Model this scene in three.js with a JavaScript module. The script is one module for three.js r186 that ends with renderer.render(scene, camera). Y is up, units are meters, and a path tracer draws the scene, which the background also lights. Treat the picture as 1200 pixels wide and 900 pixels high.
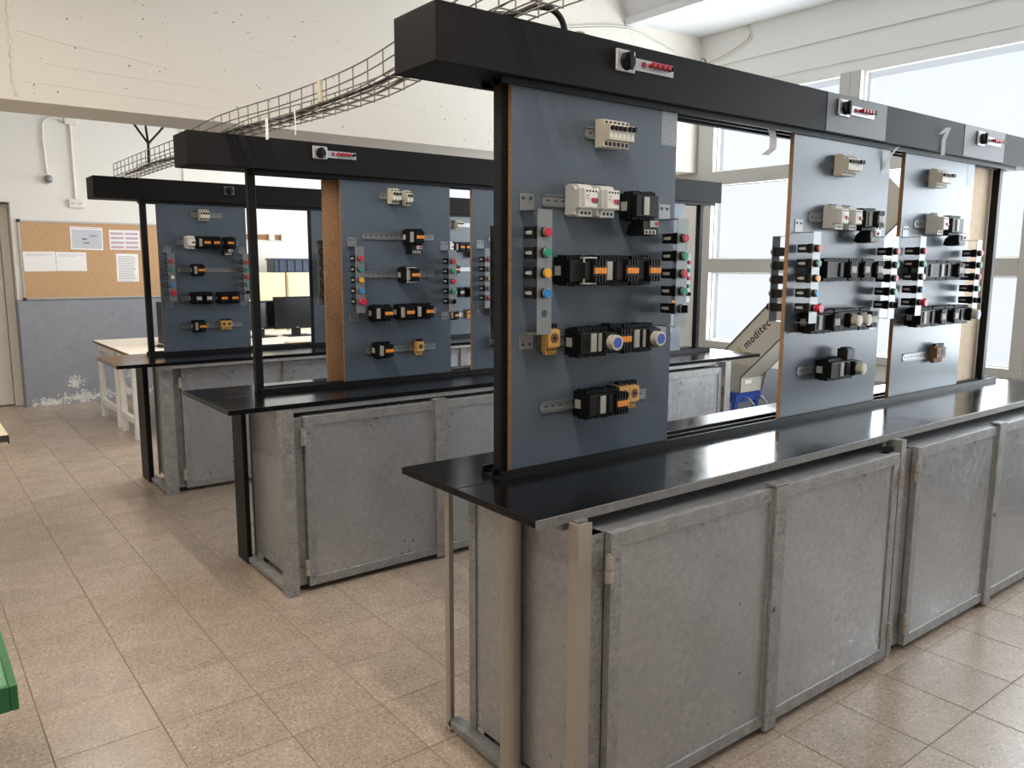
import * as THREE from 'three';
import { mergeGeometries } from 'three/addons/utils/BufferGeometryUtils.js';
import { RoundedBoxGeometry } from 'three/addons/geometries/RoundedBoxGeometry.js';
import { RectAreaLightUniformsLib } from 'three/addons/lights/RectAreaLightUniformsLib.js';
import { ImprovedNoise } from 'three/addons/math/ImprovedNoise.js';

// ---------------------------------------------------------------- camera, sky, lights, exposure
RectAreaLightUniformsLib.init();
const scene = new THREE.Scene();
const camera = new THREE.PerspectiveCamera(51.164, 1200 / 900, 0.05, 60);
camera.position.set(0, 1.55, 0);
camera.rotation.order = 'YXZ';
camera.rotation.set(-0.14953, -0.65533, 0.00334);
camera.updateMatrixWorld();
const renderer = new THREE.WebGLRenderer({ antialias: true });
renderer.toneMapping = THREE.LinearToneMapping;
renderer.toneMappingExposure = 1.5;
renderer.shadowMap.enabled = true;
renderer.shadowMap.type = THREE.PCFSoftShadowMap;
scene.background = new THREE.Color().setRGB(0.955, 0.975, 1.0);   // overcast white sky behind the frosted panes
scene.backgroundIntensity = 0.77;
const DAYLIGHT = 6.3, TUBE = 72;
const XW = 5.83, ZL = -4.85;                 // window wall and lintel planes
const winZ = [[-4.66, -3.5], [-3.33, -2.165], [-1.995, -0.83], [-0.66, 0.505], [-6.73, -5.57], [-8.07, -6.9], [-9.4, -8.24]];
const winY = [[0.87, 1.475], [1.595, 2.226], [2.344, 2.965]];
for (const [a, b] of winZ) for (const [c, d] of winY) {           // daylight scattered by each frosted pane
  const l = new THREE.RectAreaLight(new THREE.Color().setRGB(0.87, 0.945, 1.0), DAYLIGHT, b - a - 0.05, d - c - 0.05);
  l.position.set(XW + 0.035, (c + d) / 2, (a + b) / 2); l.lookAt(0, (c + d) / 2, (a + b) / 2); scene.add(l);
}

// ---------------------------------------------------------------- helpers
let seed = 7;
const rnd = () => { seed = (seed * 1664525 + 1013904223) >>> 0; return seed / 4294967296; };
const rr = (a, b) => a + (b - a) * rnd();
const noise = new ImprovedNoise();
const used = {};
const numbered = (n) => { const k = used[n] = (used[n] ?? -1) + 1; return k ? n + '_' + String(k).padStart(3, '0') : n; };
// box from two corners
function bb(x0, y0, z0, x1, y1, z1) { const g = new THREE.BoxGeometry(Math.abs(x1 - x0), Math.abs(y1 - y0), Math.abs(z1 - z0)); g.translate((x0 + x1) / 2, (y0 + y1) / 2, (z0 + z1) / 2); return g; }
// chamfered box from two corners
function cb(x0, y0, z0, x1, y1, z1, r = 0.003) { const g = new RoundedBoxGeometry(Math.abs(x1 - x0), Math.abs(y1 - y0), Math.abs(z1 - z0), 1, r); g.translate((x0 + x1) / 2, (y0 + y1) / 2, (z0 + z1) / 2); return g; }
// cylinder between two points
function rod(a, b, r, n = 8) {
  const A = new THREE.Vector3(...a), B = new THREE.Vector3(...b), d = B.clone().sub(A);
  const g = new THREE.CylinderGeometry(r, r, d.length(), n);
  g.applyQuaternion(new THREE.Quaternion().setFromUnitVectors(new THREE.Vector3(0, 1, 0), d.clone().normalize()));
  g.translate((a[0] + b[0]) / 2, (a[1] + b[1]) / 2, (a[2] + b[2]) / 2); return g;
}
// cylinder along z from z0 to z1
function cz(x, y, z0, z1, r, n = 20, r2 = r) { const g = new THREE.CylinderGeometry(r2, r, z1 - z0, n); g.rotateX(Math.PI / 2); g.translate(x, y, (z0 + z1) / 2); return g; }
function tube(pts, r, seg = 40, n = 8) { return new THREE.TubeGeometry(new THREE.CatmullRomCurve3(pts.map((p) => new THREE.Vector3(...p))), seg, r, n, false); }
// polygon in (z, y) swept along x
function sweepX(poly, x0, x1) {
  const s = new THREE.Shape(poly.map(([z, y]) => new THREE.Vector2(-z, y)));
  const g = new THREE.ExtrudeGeometry(s, { depth: x1 - x0, bevelEnabled: false });
  g.rotateY(Math.PI / 2); g.translate(x0, 0, 0); return g;
}
function uvMetres(g) {
  const p = g.attributes.position, n = g.attributes.normal, uv = new Float32Array(p.count * 2);
  for (let i = 0; i < p.count; i++) {
    const ax = Math.abs(n.getX(i)), ay = Math.abs(n.getY(i)), az = Math.abs(n.getZ(i));
    const [u, v] = ay >= ax && ay >= az ? [p.getX(i), p.getZ(i)] : ax >= az ? [p.getZ(i), p.getY(i)] : [p.getX(i), p.getY(i)];
    uv[i * 2] = u; uv[i * 2 + 1] = v;
  }
  g.setAttribute('uv', new THREE.BufferAttribute(uv, 2));
}
function join(list, keepUv = false) {
  const l = (Array.isArray(list) ? list : [list]).map((g) => { const h = g.index ? g.toNonIndexed() : g; for (const k of Object.keys(h.attributes)) if (!['position', 'normal', 'uv'].includes(k)) h.deleteAttribute(k); return h; });
  const g = l.length > 1 ? mergeGeometries(l) : l[0];
  if (!keepUv) uvMetres(g);
  return g;
}
function put(name, geo, mat, parent, keepUv = false) {              // geometry in the parent's own coordinates
  const m = new THREE.Mesh(geo.isBufferGeometry && geo.userData.ready ? geo : join(geo, keepUv), mat);
  m.name = parent === scene ? numbered(name) : name; m.castShadow = m.receiveShadow = true; parent.add(m); if (parent !== scene && tiny.has(name)) m.userData.kind = 'stuff'; return m;
}
const tiny = new Set(['terminal', 'socket_hole', 'screw', 'pin_hole']);   // holes and screw heads of a pixel or two
const offset = (o) => { const v = new THREE.Vector3(); for (let p = o; p && p !== scene; p = p.parent) v.add(p.position); return v; };
function part(name, geo, mat, parent, keepUv = false) {             // geometry in world coordinates, parent unrotated
  const o = offset(parent), g = join(geo, keepUv); g.translate(-o.x, -o.y, -o.z);
  g.userData.ready = true; return put(name, g, mat, parent);
}
function thing(name, label, category, pos = [0, 0, 0], group) {
  const o = new THREE.Group(); o.name = numbered(name); o.position.set(...pos); o.userData = { label, category }; if (group) o.userData.group = group; scene.add(o); return o;
}
function single(name, label, category, geo, mat, group, keepUv) { const m = put(name, geo, mat, scene, keepUv); m.userData = { label, category }; if (group) m.userData.group = group; return m; }
function struct(name, geo, mat, label, keepUv) { const m = put(name, geo, mat, scene, keepUv); m.userData = { kind: 'structure', label, category: name.split('_')[0] }; return m; }

// ---------------------------------------------------------------- textures
function dataTex(n, f, srgb, metres) {
  const d = new Uint8Array(n * n * 4);
  for (let y = 0; y < n; y++) for (let x = 0; x < n; x++) { const c = f(x, y), i = (y * n + x) * 4; for (let k = 0; k < 3; k++) d[i + k] = Math.max(0, Math.min(255, Array.isArray(c) ? c[k] : c)); d[i + 3] = 255; }
  const t = new THREE.DataTexture(d, n, n, THREE.RGBAFormat); t.wrapS = t.wrapT = THREE.RepeatWrapping; t.magFilter = THREE.LinearFilter; t.minFilter = THREE.LinearMipmapLinearFilter; t.generateMipmaps = true;
  if (srgb) t.colorSpace = THREE.SRGBColorSpace; t.repeat.set(1 / metres, 1 / metres); t.needsUpdate = true; return t;
}
function canvasTex(w, h, draw) {
  const c = document.createElement('canvas'); c.width = w; c.height = h; const g = c.getContext('2d'); draw(g, w, h);
  const t = new THREE.CanvasTexture(c); t.colorSpace = THREE.SRGBColorSpace; return t;
}
const per = (x, y, n, f, z) => {                                       // tiling noise, f cells over n pixels
  const u = x / n, v = y / n, a = (s, t) => noise.noise(s * f, t * f, z);
  return a(u, v) * (1 - u) * (1 - v) + a(u - 1, v) * u * (1 - v) + a(u, v - 1) * (1 - u) * v + a(u - 1, v - 1) * u * v;
};
// scattered chips on a tiling grid
function chips(n, count, r0, r1) {
  const a = new Float32Array(n * n);
  for (let i = 0; i < count; i++) {
    const cx = rnd() * n, cy = rnd() * n, r = rr(r0, r1), v = rr(-1, 1), e = rr(0.6, 1), an = rnd() * 3.14, R = Math.ceil(r);
    for (let y = -R; y <= R; y++) for (let x = -R; x <= R; x++) {
      const px = x * Math.cos(an) + y * Math.sin(an), py = (-x * Math.sin(an) + y * Math.cos(an)) / e;
      if (px * px + py * py < r * r) a[((Math.floor(cy + y) + n) % n) * n + (Math.floor(cx + x) + n) % n] = v;
    }
  }
  return a;
}
const chipMap = chips(512, 9000, 1.2, 4.2);
const terrazzo = (r, g, b) => dataTex(512, (x, y) => { const c = chipMap[y * 512 + x] * 27 + per(x, y, 512, 6, 1.5) * 14 + per(x, y, 512, 2, 7.5) * 12; return [r + c, g + c * 0.97, b + c * 0.9]; }, true, 0.66);
const galv = dataTex(512, (x, y) => { const s = per(x, y, 512, 34, 3.1) * 16 + per(x, y, 512, 5, 5.2) * 16 + per(x, y, 512, 90, 2.2) * 14; const v = 178 + s; return [v, v, v + 1]; }, true, 0.9);
const galvRough = dataTex(512, (x, y) => 128 + per(x, y, 512, 30, 9.1) * 70 + per(x, y, 512, 4, 4.4) * 50, false, 0.9);
const scuffed = dataTex(512, (x, y) => { const s = per(x, y, 512, 60, 3.7) * 26 + per(x, y, 512, 12, 1.2) * 22; const dark = per(x, y, 512, 44, 8.8) > 0.42 ? -30 : 0; const v = 160 + s + dark; return [v, v - 1, v - 3]; }, true, 0.7);
const plasterBump = dataTex(512, (x, y) => 128 + per(x, y, 512, 9, 1.9) * 60 + per(x, y, 512, 40, 2.9) * 40 + (per(x, y, 512, 70, 6.6) > 0.42 ? -70 : 0), false, 1.2);
const fineBump = dataTex(256, (x, y) => 128 + per(x, y, 256, 60, 1.1) * 110, false, 0.12);
const peelBump = dataTex(512, (x, y) => 128 + per(x, y, 512, 90, 1.1) * 120, false, 0.45);
const board = dataTex(256, (x, y) => { const c = per(x, y, 256, 60, 2.1) * 42 + per(x, y, 256, 24, 5.1) * 24; return [150 + c, 114 + c * 0.9, 82 + c * 0.7]; }, true, 0.3);
const paleBoard = dataTex(256, (x, y) => { const c = per(x, y, 256, 60, 2.1) * 26 + per(x, y, 256, 10, 5.1) * 16; return [206 + c, 184 + c, 158 + c]; }, true, 0.4);
const corkTex = dataTex(256, (x, y) => { const c = per(x, y, 256, 70, 2.1) * 40 + per(x, y, 256, 8, 5.1) * 10; return [196 + c, 160 + c, 122 + c * 0.8]; }, true, 0.25);
const scratch = dataTex(512, (x, y) => 90 + per(x, y, 512, 40, 1.4) * 50 + per(x, y, 512, 6, 3.4) * 50, false, 0.8);

// ---------------------------------------------------------------- materials
const S = (hex, rough = 0.6, metal = 0, extra = {}) => new THREE.MeshStandardMaterial({ color: hex, roughness: rough, metalness: metal, ...extra });
const P = (hex, rough, extra) => new THREE.MeshPhysicalMaterial({ color: hex, roughness: rough, ...extra });
const M = {
  wall: S('#e9e6e0', 0.9, 0, { bumpMap: plasterBump, bumpScale: 0.0022 }),
  lintel: S('#eee7dc', 0.9, 0, { bumpMap: plasterBump, bumpScale: 0.002 }),
  ceiling: S('#dadbdc', 0.92, 0, { bumpMap: plasterBump, bumpScale: 0.003 }),
  winFrame: S('#bab9b5', 0.6), shadedWindowWall: S('#dfdfdd', 0.9, 0, { bumpMap: plasterBump, bumpScale: 0.0015 }), winBead: S('#e6e5e1', 0.5),  // window wall is a greyer copy of the wall: backlit shade put into its colour
  pane: new THREE.MeshPhysicalMaterial({ color: '#f8faff', roughness: 0.42, transmission: 1, thickness: 0, ior: 1.5 }),
  grout: S('#7b6f62', 0.9),
  black: P('#0f0e0f', 0.5, { specularIntensity: 0.5, bumpMap: fineBump, bumpScale: 0.0004 }), blackBeam: P('#100e0f', 0.6, { specularIntensity: 0.4, bumpMap: fineBump, bumpScale: 0.0003 }), greyPatch: S('#4a4a4e', 0.5),
  blackTop: P('#0b0b0d', 0.45, { specularIntensity: 0.62, roughnessMap: scratch, bumpMap: fineBump, bumpScale: 0.0001 }),
  galv: S('#f7f8fa', 0.76, 0.55, { map: galv, roughnessMap: galvRough }),
  frameMetal: S('#f9f9fb', 0.5, 0.35, { map: scuffed }),
  trimMetal: S('#d8d6d4', 0.55, 0.35, { map: scuffed }),
  pipe: S('#b3aba1', 0.4, 0.5), steel: S('#8b8d8e', 0.42, 0.7), zinc: S('#9a9c9e', 0.38, 0.75), wire: S('#7a736a', 0.5, 0.5), darkPlate: S('#4c4c4e', 0.5),
  laminate: S('#525d69', 0.3, 0, { bumpMap: peelBump, bumpScale: 0.0006 }),
  chip: S('#ffffff', 0.85, 0, { map: board }), paleChip: S('#ffffff', 0.8, 0, { map: paleBoard }),
  plastic: P('#0c0c0d', 0.45, { specularIntensity: 0.6 }), darkGrey: S('#2e2f31', 0.5), lightGrey: S('#b2b1ac', 0.5), beige: S('#d0c9b8', 0.5), paleGrey: S('#d3d1cb', 0.5), beigeDark: S('#b9b09c', 0.55), ivory: S('#e4e2dc', 0.5), orange: S('#e8912a', 0.5), tan: S('#cfa257', 0.6), brown: S('#7d5638', 0.6),
  red: S('#c3213a', 0.35), darkRed: S('#a01f30', 0.4), green: S('#1f8f72', 0.35), yellow: S('#f0a51c', 0.35), blue: S('#1683c4', 0.35), white: S('#e9e4d6', 0.4), lilac: S('#6a62b8', 0.4), dialBlue: S('#3a52b4', 0.4), paper: S('#efefee', 0.8), cable: S('#161616', 0.5),
  whitePaint: S('#e8e6e1', 0.45), plasticWhite: S('#e6e3da', 0.5), greenPaint: S('#2c6b3c', 0.45), greenTop: S('#6b9a78', 0.5), blueMetal: S('#2b4fa8', 0.45), cork: S('#ffffff', 0.95, 0, { map: corkTex }), alu: S('#c0c2c5', 0.4, 0.6), cream: S('#e9dcba', 0.6), tableTop: S('#e4ddd0', 0.5), screen: S('#0c0d10', 0.2), navy: S('#27344a', 0.4, 0, {}), door: S('#e4ddd2', 0.55), glassDoor: new THREE.MeshPhysicalMaterial({ color: '#cfd6d8', roughness: 0.3, transmission: 0.6, thickness: 0 }), conveyor: S('#cdc8bc', 0.5, 0.25), rubber: S('#2a2a2a', 0.8),
};
// ---------------------------------------------------------------- room shell
const X0 = -3.2, Z1 = 3.0, ZB = -9.9, H = 3.5;
{ // floor: grout bed with terrazzo tiles, each a slab with bevelled edges
  const floor = struct('floor', bb(X0 - 0.2, -0.2, ZB - 0.6, XW + 0.3, -0.0025, Z1 + 0.2), M.grout, 'beige terrazzo tile floor');
  const P = 0.3254, tones = [[163, 147, 131], [160, 144, 128], [166, 150, 134], [158, 143, 127], [162, 147, 132]];
  const mats = tones.map((t) => S('#ffffff', 0.27, 0, { map: terrazzo(...t) }));
  const h = P / 2 - 0.0012, b = h - 0.0016;
  const tileGeo = (ou, ov) => {
    const q = [[-b, 0, b], [b, 0, b], [b, 0, -b], [-b, 0, -b]], o = [[-h, -0.0022, h], [h, -0.0022, h], [h, -0.0022, -h], [-h, -0.0022, -h]], pos = [];
    const quad = (a, c, d, e) => pos.push(...a, ...c, ...d, ...a, ...d, ...e);
    quad(q[0], q[1], q[2], q[3]); for (let i = 0; i < 4; i++) { const j = (i + 1) % 4; quad(o[i], o[j], q[j], q[i]); }
    const g = new THREE.BufferGeometry(); g.setAttribute('position', new THREE.Float32BufferAttribute(pos, 3)); g.computeVertexNormals(); uvMetres(g);
    const uv = g.attributes.uv; for (let i = 0; i < uv.count; i++) uv.setXY(i, uv.getX(i) + ou, uv.getY(i) + ov); g.userData.ready = true; return g;
  };
  const geos = []; for (let i = 0; i < 6; i++) geos.push(tileGeo(rr(0, 0.66), rr(0, 0.66)));
  const tiles = [], v = new THREE.Vector3(), m4 = new THREE.Matrix4().multiplyMatrices(camera.projectionMatrix, camera.matrixWorldInverse);
  for (let i = -11; i < 18; i++) for (let k = -23; k < 19; k++) {
    const x = 0.272 + (i + 0.5) * P, z = -3.033 + (k + 0.5) * P;
    if (x < X0 || x > XW || z < ZB - 0.4 || z > Z1) continue;
    const d = Math.hypot(x, z, 1.55); v.set(x, 0, z).applyMatrix4(m4);
    const ahead = -(new THREE.Vector3(x, 0, z).applyMatrix4(camera.matrixWorldInverse).z);
    const seen = ahead > 0.2 && Math.abs(v.x) < 1.08 && Math.abs(v.y) < 1.1;
    const under = x > 1.4 && x < 4.6 && [[-1.5, -2.1], [-3.5, -4.1], [-5.6, -6.15]].some(([a, c]) => z < a && z > c);
    tiles.push({ x, z, s: (seen ? 1 : 0) * (under ? 0.05 : 1) * 1.55 / (d * ahead * ahead), t: Math.floor(rnd() * mats.length), g: Math.floor(rnd() * 6), dy: -rnd() * 0.0005 });
  }
  tiles.sort((a, c) => c.s - a.s);
  const rest = tones.map(() => []);
  tiles.forEach((t, n) => {
    if (n < 300 && t.s > 0) { const m = put('tile', geos[t.g], mats[t.t], floor); m.position.set(t.x, t.dy, t.z); m.rotation.y = (t.g % 4) * Math.PI / 2; }
    else { const c = geos[t.g].clone(); c.translate(t.x, t.dy, t.z); rest[t.t].push(c); }
  });
  rest.forEach((l, i) => { const g = mergeGeometries(l); g.userData.ready = true; put('tile_field', g, mats[i], floor).userData.kind = 'stuff'; });
}
{ // back wall with its grey dado, return beside the door and door recess
  const w = struct('wall_back', [bb(1.04, -0.2, ZB - 0.3, XW + 0.3, 3.9, ZB), bb(X0, -0.2, ZB - 0.6, 1.04, 3.9, ZB - 0.3), bb(X0, 2.16, ZB - 0.3, 1.04, 3.9, ZB)], M.wall, 'white plastered back wall with grey lower part');
  const dadoTex = canvasTex(2048, 512, (g, W, Hh) => {
    g.fillStyle = '#9297a0'; g.fillRect(0, 0, W, Hh);
    for (let i = 0; i < 2600; i++) { const v = Math.floor(rr(128, 170)); g.fillStyle = `rgba(${v},${v + 4},${v + 10},0.16)`; g.beginPath(); g.ellipse(rnd() * W, rnd() * Hh, rr(4, 36), rr(3, 16), rnd() * 3, 0, 7); g.fill(); }
    const px = (x) => (x - 1.04) / (XW - 1.04) * W, py = (y) => Hh - y / 1.15 * Hh;
    const flake = (x, y, w2, h2, n) => { for (let i = 0; i < n; i++) { const v = Math.floor(rr(205, 240)); g.fillStyle = `rgba(${v},${v},${v - 4},0.75)`; g.beginPath(); g.ellipse(px(x + rr(-w2, w2) * rnd()), py(Math.max(0, y + rr(-h2, h2) * rnd())), rr(1, 9), rr(1, 6), rnd() * 3, 0, 7); g.fill(); } };
    flake(1.25, 0.03, 0.2, 0.06, 170); flake(1.6, 0.06, 0.28, 0.09, 260); flake(2.0, 0.08, 0.3, 0.1, 260); flake(1.52, 0.24, 0.12, 0.1, 90); flake(2.15, 0.27, 0.16, 0.12, 90); flake(2.5, 0.09, 0.3, 0.1, 200);
  });
  const dg = new THREE.BoxGeometry(XW - 1.04, 1.15, 0.006); dg.translate((1.04 + XW) / 2, 0.575, ZB + 0.003);
  part('dado_paint', dg, new THREE.MeshStandardMaterial({ map: dadoTex, roughness: 0.75, bumpMap: (() => { const t = plasterBump.clone(); t.repeat.set(5, 1.2); return t; })(), bumpScale: 0.006 }), w, true);
  part('dado_return', bb(1.034, 0, ZB - 0.29, 1.04, 1.15, ZB), S('#9297a0', 0.75), w);
}
struct('wall_left', bb(X0 - 0.2, -0.2, ZB - 0.6, X0, 3.9, Z1 + 0.2), M.wall, 'white plastered side wall');
struct('wall_front', bb(X0, -0.2, Z1, XW + 0.3, 3.9, Z1 + 0.2), M.wall, 'white plastered wall opposite the cork board');
{ // window wall: openings left between the solid pieces
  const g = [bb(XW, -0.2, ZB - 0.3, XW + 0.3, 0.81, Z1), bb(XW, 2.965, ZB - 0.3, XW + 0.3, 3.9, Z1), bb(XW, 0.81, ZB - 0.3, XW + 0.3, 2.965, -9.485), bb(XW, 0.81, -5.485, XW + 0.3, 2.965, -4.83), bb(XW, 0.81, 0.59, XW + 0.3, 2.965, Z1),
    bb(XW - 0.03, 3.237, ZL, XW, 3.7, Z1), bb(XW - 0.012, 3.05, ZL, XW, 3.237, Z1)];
  const w = struct('wall_right', g, M.shadedWindowWall, 'window wall with a stepped white band above the glass');
  part('dado_paint', bb(XW - 0.006, 0, ZB, XW, 0.68, Z1), S('#9297a0', 0.75), w);
}
winZ.forEach(([a, b], i) => {
  const w = new THREE.Group(); w.name = 'window_' + (i + 1); w.position.set(XW, 0.81, (a + b) / 2); scene.add(w);
  w.userData = { kind: 'structure', label: 'tall metal window of three frosted panes', category: 'window' };
  const fr = (y0, y1, z0, z1) => part('frame_bar', [cb(XW - 0.045, y0, z0, XW + 0.1, y1, z1, 0.004)], M.winFrame, w);
  fr(0.81, 0.87, a - 0.085, b + 0.085); fr(1.475, 1.595, a, b); fr(2.226, 2.344, a, b); fr(0.87, 2.965, i ? a - 0.085 : a - 0.17, a); fr(0.87, 2.965, b, b + 0.085);
  for (const [c, d] of winY) {
    const t = 0.012, x0 = XW + 0.005, x1 = XW + 0.06;
    part('glazing_bead', [bb(x0, c, a, x1, c + t, b), bb(x0, d - t, a, x1, d, b), bb(x0, c + t, a, x1, d - t, a + t), bb(x0, c + t, b - t, x1, d - t, b)], M.winBead, w);
    part('pane', [bb(XW + 0.04, c + t, a + t, XW + 0.044, d - t, b - t)], M.pane, w);
  }
});
{ // ceiling of shallow vaults running towards the back wall
  const ribs = [-2.7, -0.8, 1.1, 3.0, 4.9], pts = [[X0 - 0.2, 3.5], [ribs[0], 3.48]];
  for (let i = 0; i + 1 < ribs.length; i++) for (let k = 0; k <= 16; k++) { const t = k / 16; pts.push([ribs[i] + t * (ribs[i + 1] - ribs[i]), 3.48 + 0.42 * Math.sqrt(Math.max(0, 1 - (2 * t - 1) ** 2))]); }
  pts.push([4.98, 3.475], [XW, 3.5], [XW + 0.3, 3.5], [XW + 0.3, 4.15], [X0 - 0.2, 4.15]);
  const s = new THREE.Shape(pts.map((p) => new THREE.Vector2(...p)));
  const g = new THREE.ExtrudeGeometry(s, { depth: Z1 - ZB + 0.8, bevelEnabled: false }); g.translate(0, 0, ZB - 0.6);
  const c = struct('ceiling', g, M.ceiling, 'white ceiling of shallow vaults between ribs');
  for (const x of ribs) part('rib', cb(x - 0.04, 3.44, ZL, x + 0.04, 3.5, Z1, 0.006), M.ceiling, c);
}
{ // deep lintel across the room, a ridge of filler at its left end
  const l = struct('trim_1', bb(X0, 2.353, ZL - 0.41, XW, 4.05, ZL), M.lintel, 'deep cream-painted concrete lintel beam crossing the room');
  const ridge = [];
  for (let i = 0; i < 22; i++) { const y = 2.39 + i * 0.03; const q = new THREE.SphereGeometry(rr(0.006, 0.012), 6, 5); q.scale(1, 2, 0.7); q.translate(0.575 + rr(-0.006, 0.006), y, ZL); ridge.push(q); }
  part('filler_ridge', ridge, M.lintel, l);
  for (const [x0, y0, x1, y1] of [[0.6, 2.69, 1.35, 2.6], [0.62, 2.45, 2.0, 2.4], [2.4, 2.62, 3.0, 2.55], [0.72, 2.55, 1.7, 2.53], [1.6, 2.79, 2.1, 2.76]]) part('shutter_seam', tube([[x0, y0, ZL], [(x0 * 2 + x1) / 3, y0 + (y1 - y0) / 3 + rr(-0.008, 0.008), ZL], [(x0 + 2 * x1) / 3, y0 + (y1 - y0) * 2 / 3 + rr(-0.008, 0.008), ZL], [x1, y1, ZL]], 0.0022, 24, 5), M.lintel, l);
  const pits = []; for (let i = 0; i < 260; i++) { const q = new THREE.CircleGeometry(rr(0.0015, 0.005), 6); q.translate(rr(0.6, 5.6), rr(2.38, 3.4), ZL + 0.0006); pits.push(q); }
  part('pit', pits, S('#6d6459', 0.95), l).userData.kind = 'stuff';
}
{ // door in the recess beside the cork board
  const d = new THREE.Group(); d.name = 'door_1'; d.position.set(0.6, 0, ZB - 0.26); scene.add(d); d.userData = { kind: 'structure', label: 'cream door with a glazed upper half', category: 'door' };
  const z0 = ZB - 0.28, z1 = ZB - 0.24;
  part('frame', [cb(0.955, 0, z0 - 0.02, 1.035, 2.15, z1 + 0.05, 0.004), cb(0, 2.09, z0 - 0.02, 0.955, 2.15, z1 + 0.05, 0.004)], M.door, d);
  part('leaf', [cb(0.02, 0.01, z0, 0.95, 0.72, z1, 0.004), cb(0.86, 0.72, z0, 0.95, 2.08, z1, 0.004), cb(0.02, 0.72, z0, 0.1, 2.08, z1, 0.004), bb(0.1, 0.95, z0, 0.86, 1.08, z1), bb(0.1, 1.28, z0, 0.86, 1.31, z1), bb(0.1, 1.78, z0, 0.86, 1.81, z1), bb(0.1, 2.0, z0, 0.86, 2.08, z1)], M.door, d);
  for (const [a, b] of [[0.72, 0.95], [1.08, 1.28], [1.31, 1.78], [1.81, 2.0]]) part('pane', bb(0.1, a, z0 + 0.015, 0.86, b, z0 + 0.02), M.glassDoor, d);
}
// fluorescent fittings: a row across the benches, plus two added for brightness
function fitting(z, x, y, label) {
  const o = thing('ceiling_light', label, 'light', [x, y, z], 'fluorescent fittings');
  put('housing', [cb(-0.06, 0, -0.62, 0.06, 0.06, 0.62, 0.004), rod([0, 0.05, -0.4], [0, 3.86 - y, -0.4], 0.005), rod([0, 0.05, 0.4], [0, 3.86 - y, 0.4], 0.005)], M.whitePaint, o);
  const g = new THREE.CylinderGeometry(0.014, 0.014, 1.18, 12); g.rotateX(Math.PI / 2); g.translate(0, -0.02, 0);
  put('tube_lamp', g, new THREE.MeshStandardMaterial({ color: '#fff4e2', emissive: new THREE.Color().setRGB(1, 0.9, 0.79), emissiveIntensity: 55 }), o);
  const l = new THREE.RectAreaLight(new THREE.Color().setRGB(1, 0.9, 0.79), TUBE, 0.05, 1.18); l.position.set(x, y - 0.04, z); l.lookAt(x, 0, z); scene.add(l);
}
for (const [x, z, t] of [[1.05, -0.75, 'in front of the nearest bench'], [1.05, -2.75, 'before the lintel'], [1.05, -6.7, 'beyond the lintel'], [-1.0, -3.3, 'on the left, added to brighten the lintel'], [2.6, -7.3, 'above the cream tables, added to brighten the back bay']]) fitting(z, x, 3.12, 'white fluorescent batten hung from the vault ' + t);  // left and cream-table fittings are unseen, added to brighten lintel and back bay

// ---------------------------------------------------------------- switchgear mounted on the training panels (panel coordinates: x right, y up, z out of the board)
const cache = {};
const once = (k, f) => cache[k] ??= (() => { const g = join(f()); g.userData.ready = true; return g; })();
function dinRail(p, x0, x1, y, s = 1) {
  const h = 0.0175 * s, sh = new THREE.Shape([[x0, -0.0125 * s], [x1, -0.0125 * s], [x1, 0.0125 * s], [x0, 0.0125 * s]].map((q) => new THREE.Vector2(...q)));
  for (let x = x0 + 0.014; x + 0.014 < x1; x += 0.03) { const o = new THREE.Path(); o.moveTo(x, -0.003); o.lineTo(x + 0.015, -0.003); o.lineTo(x + 0.015, 0.003); o.lineTo(x, 0.003); o.closePath(); sh.holes.push(o); }
  const base = new THREE.ExtrudeGeometry(sh, { depth: 0.0012, bevelEnabled: false }); base.translate(0, y, 0.0012);
  put('din_rail', [base, ...[-1, 1].flatMap((k) => [bb(x0, y + k * 0.0125 * s, 0.0012, x1, y + k * 0.0137 * s, 0.0078), bb(x0, y + k * 0.0125 * s, 0.0066, x1, y + k * h, 0.0078)])], M.zinc, p);
}
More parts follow.
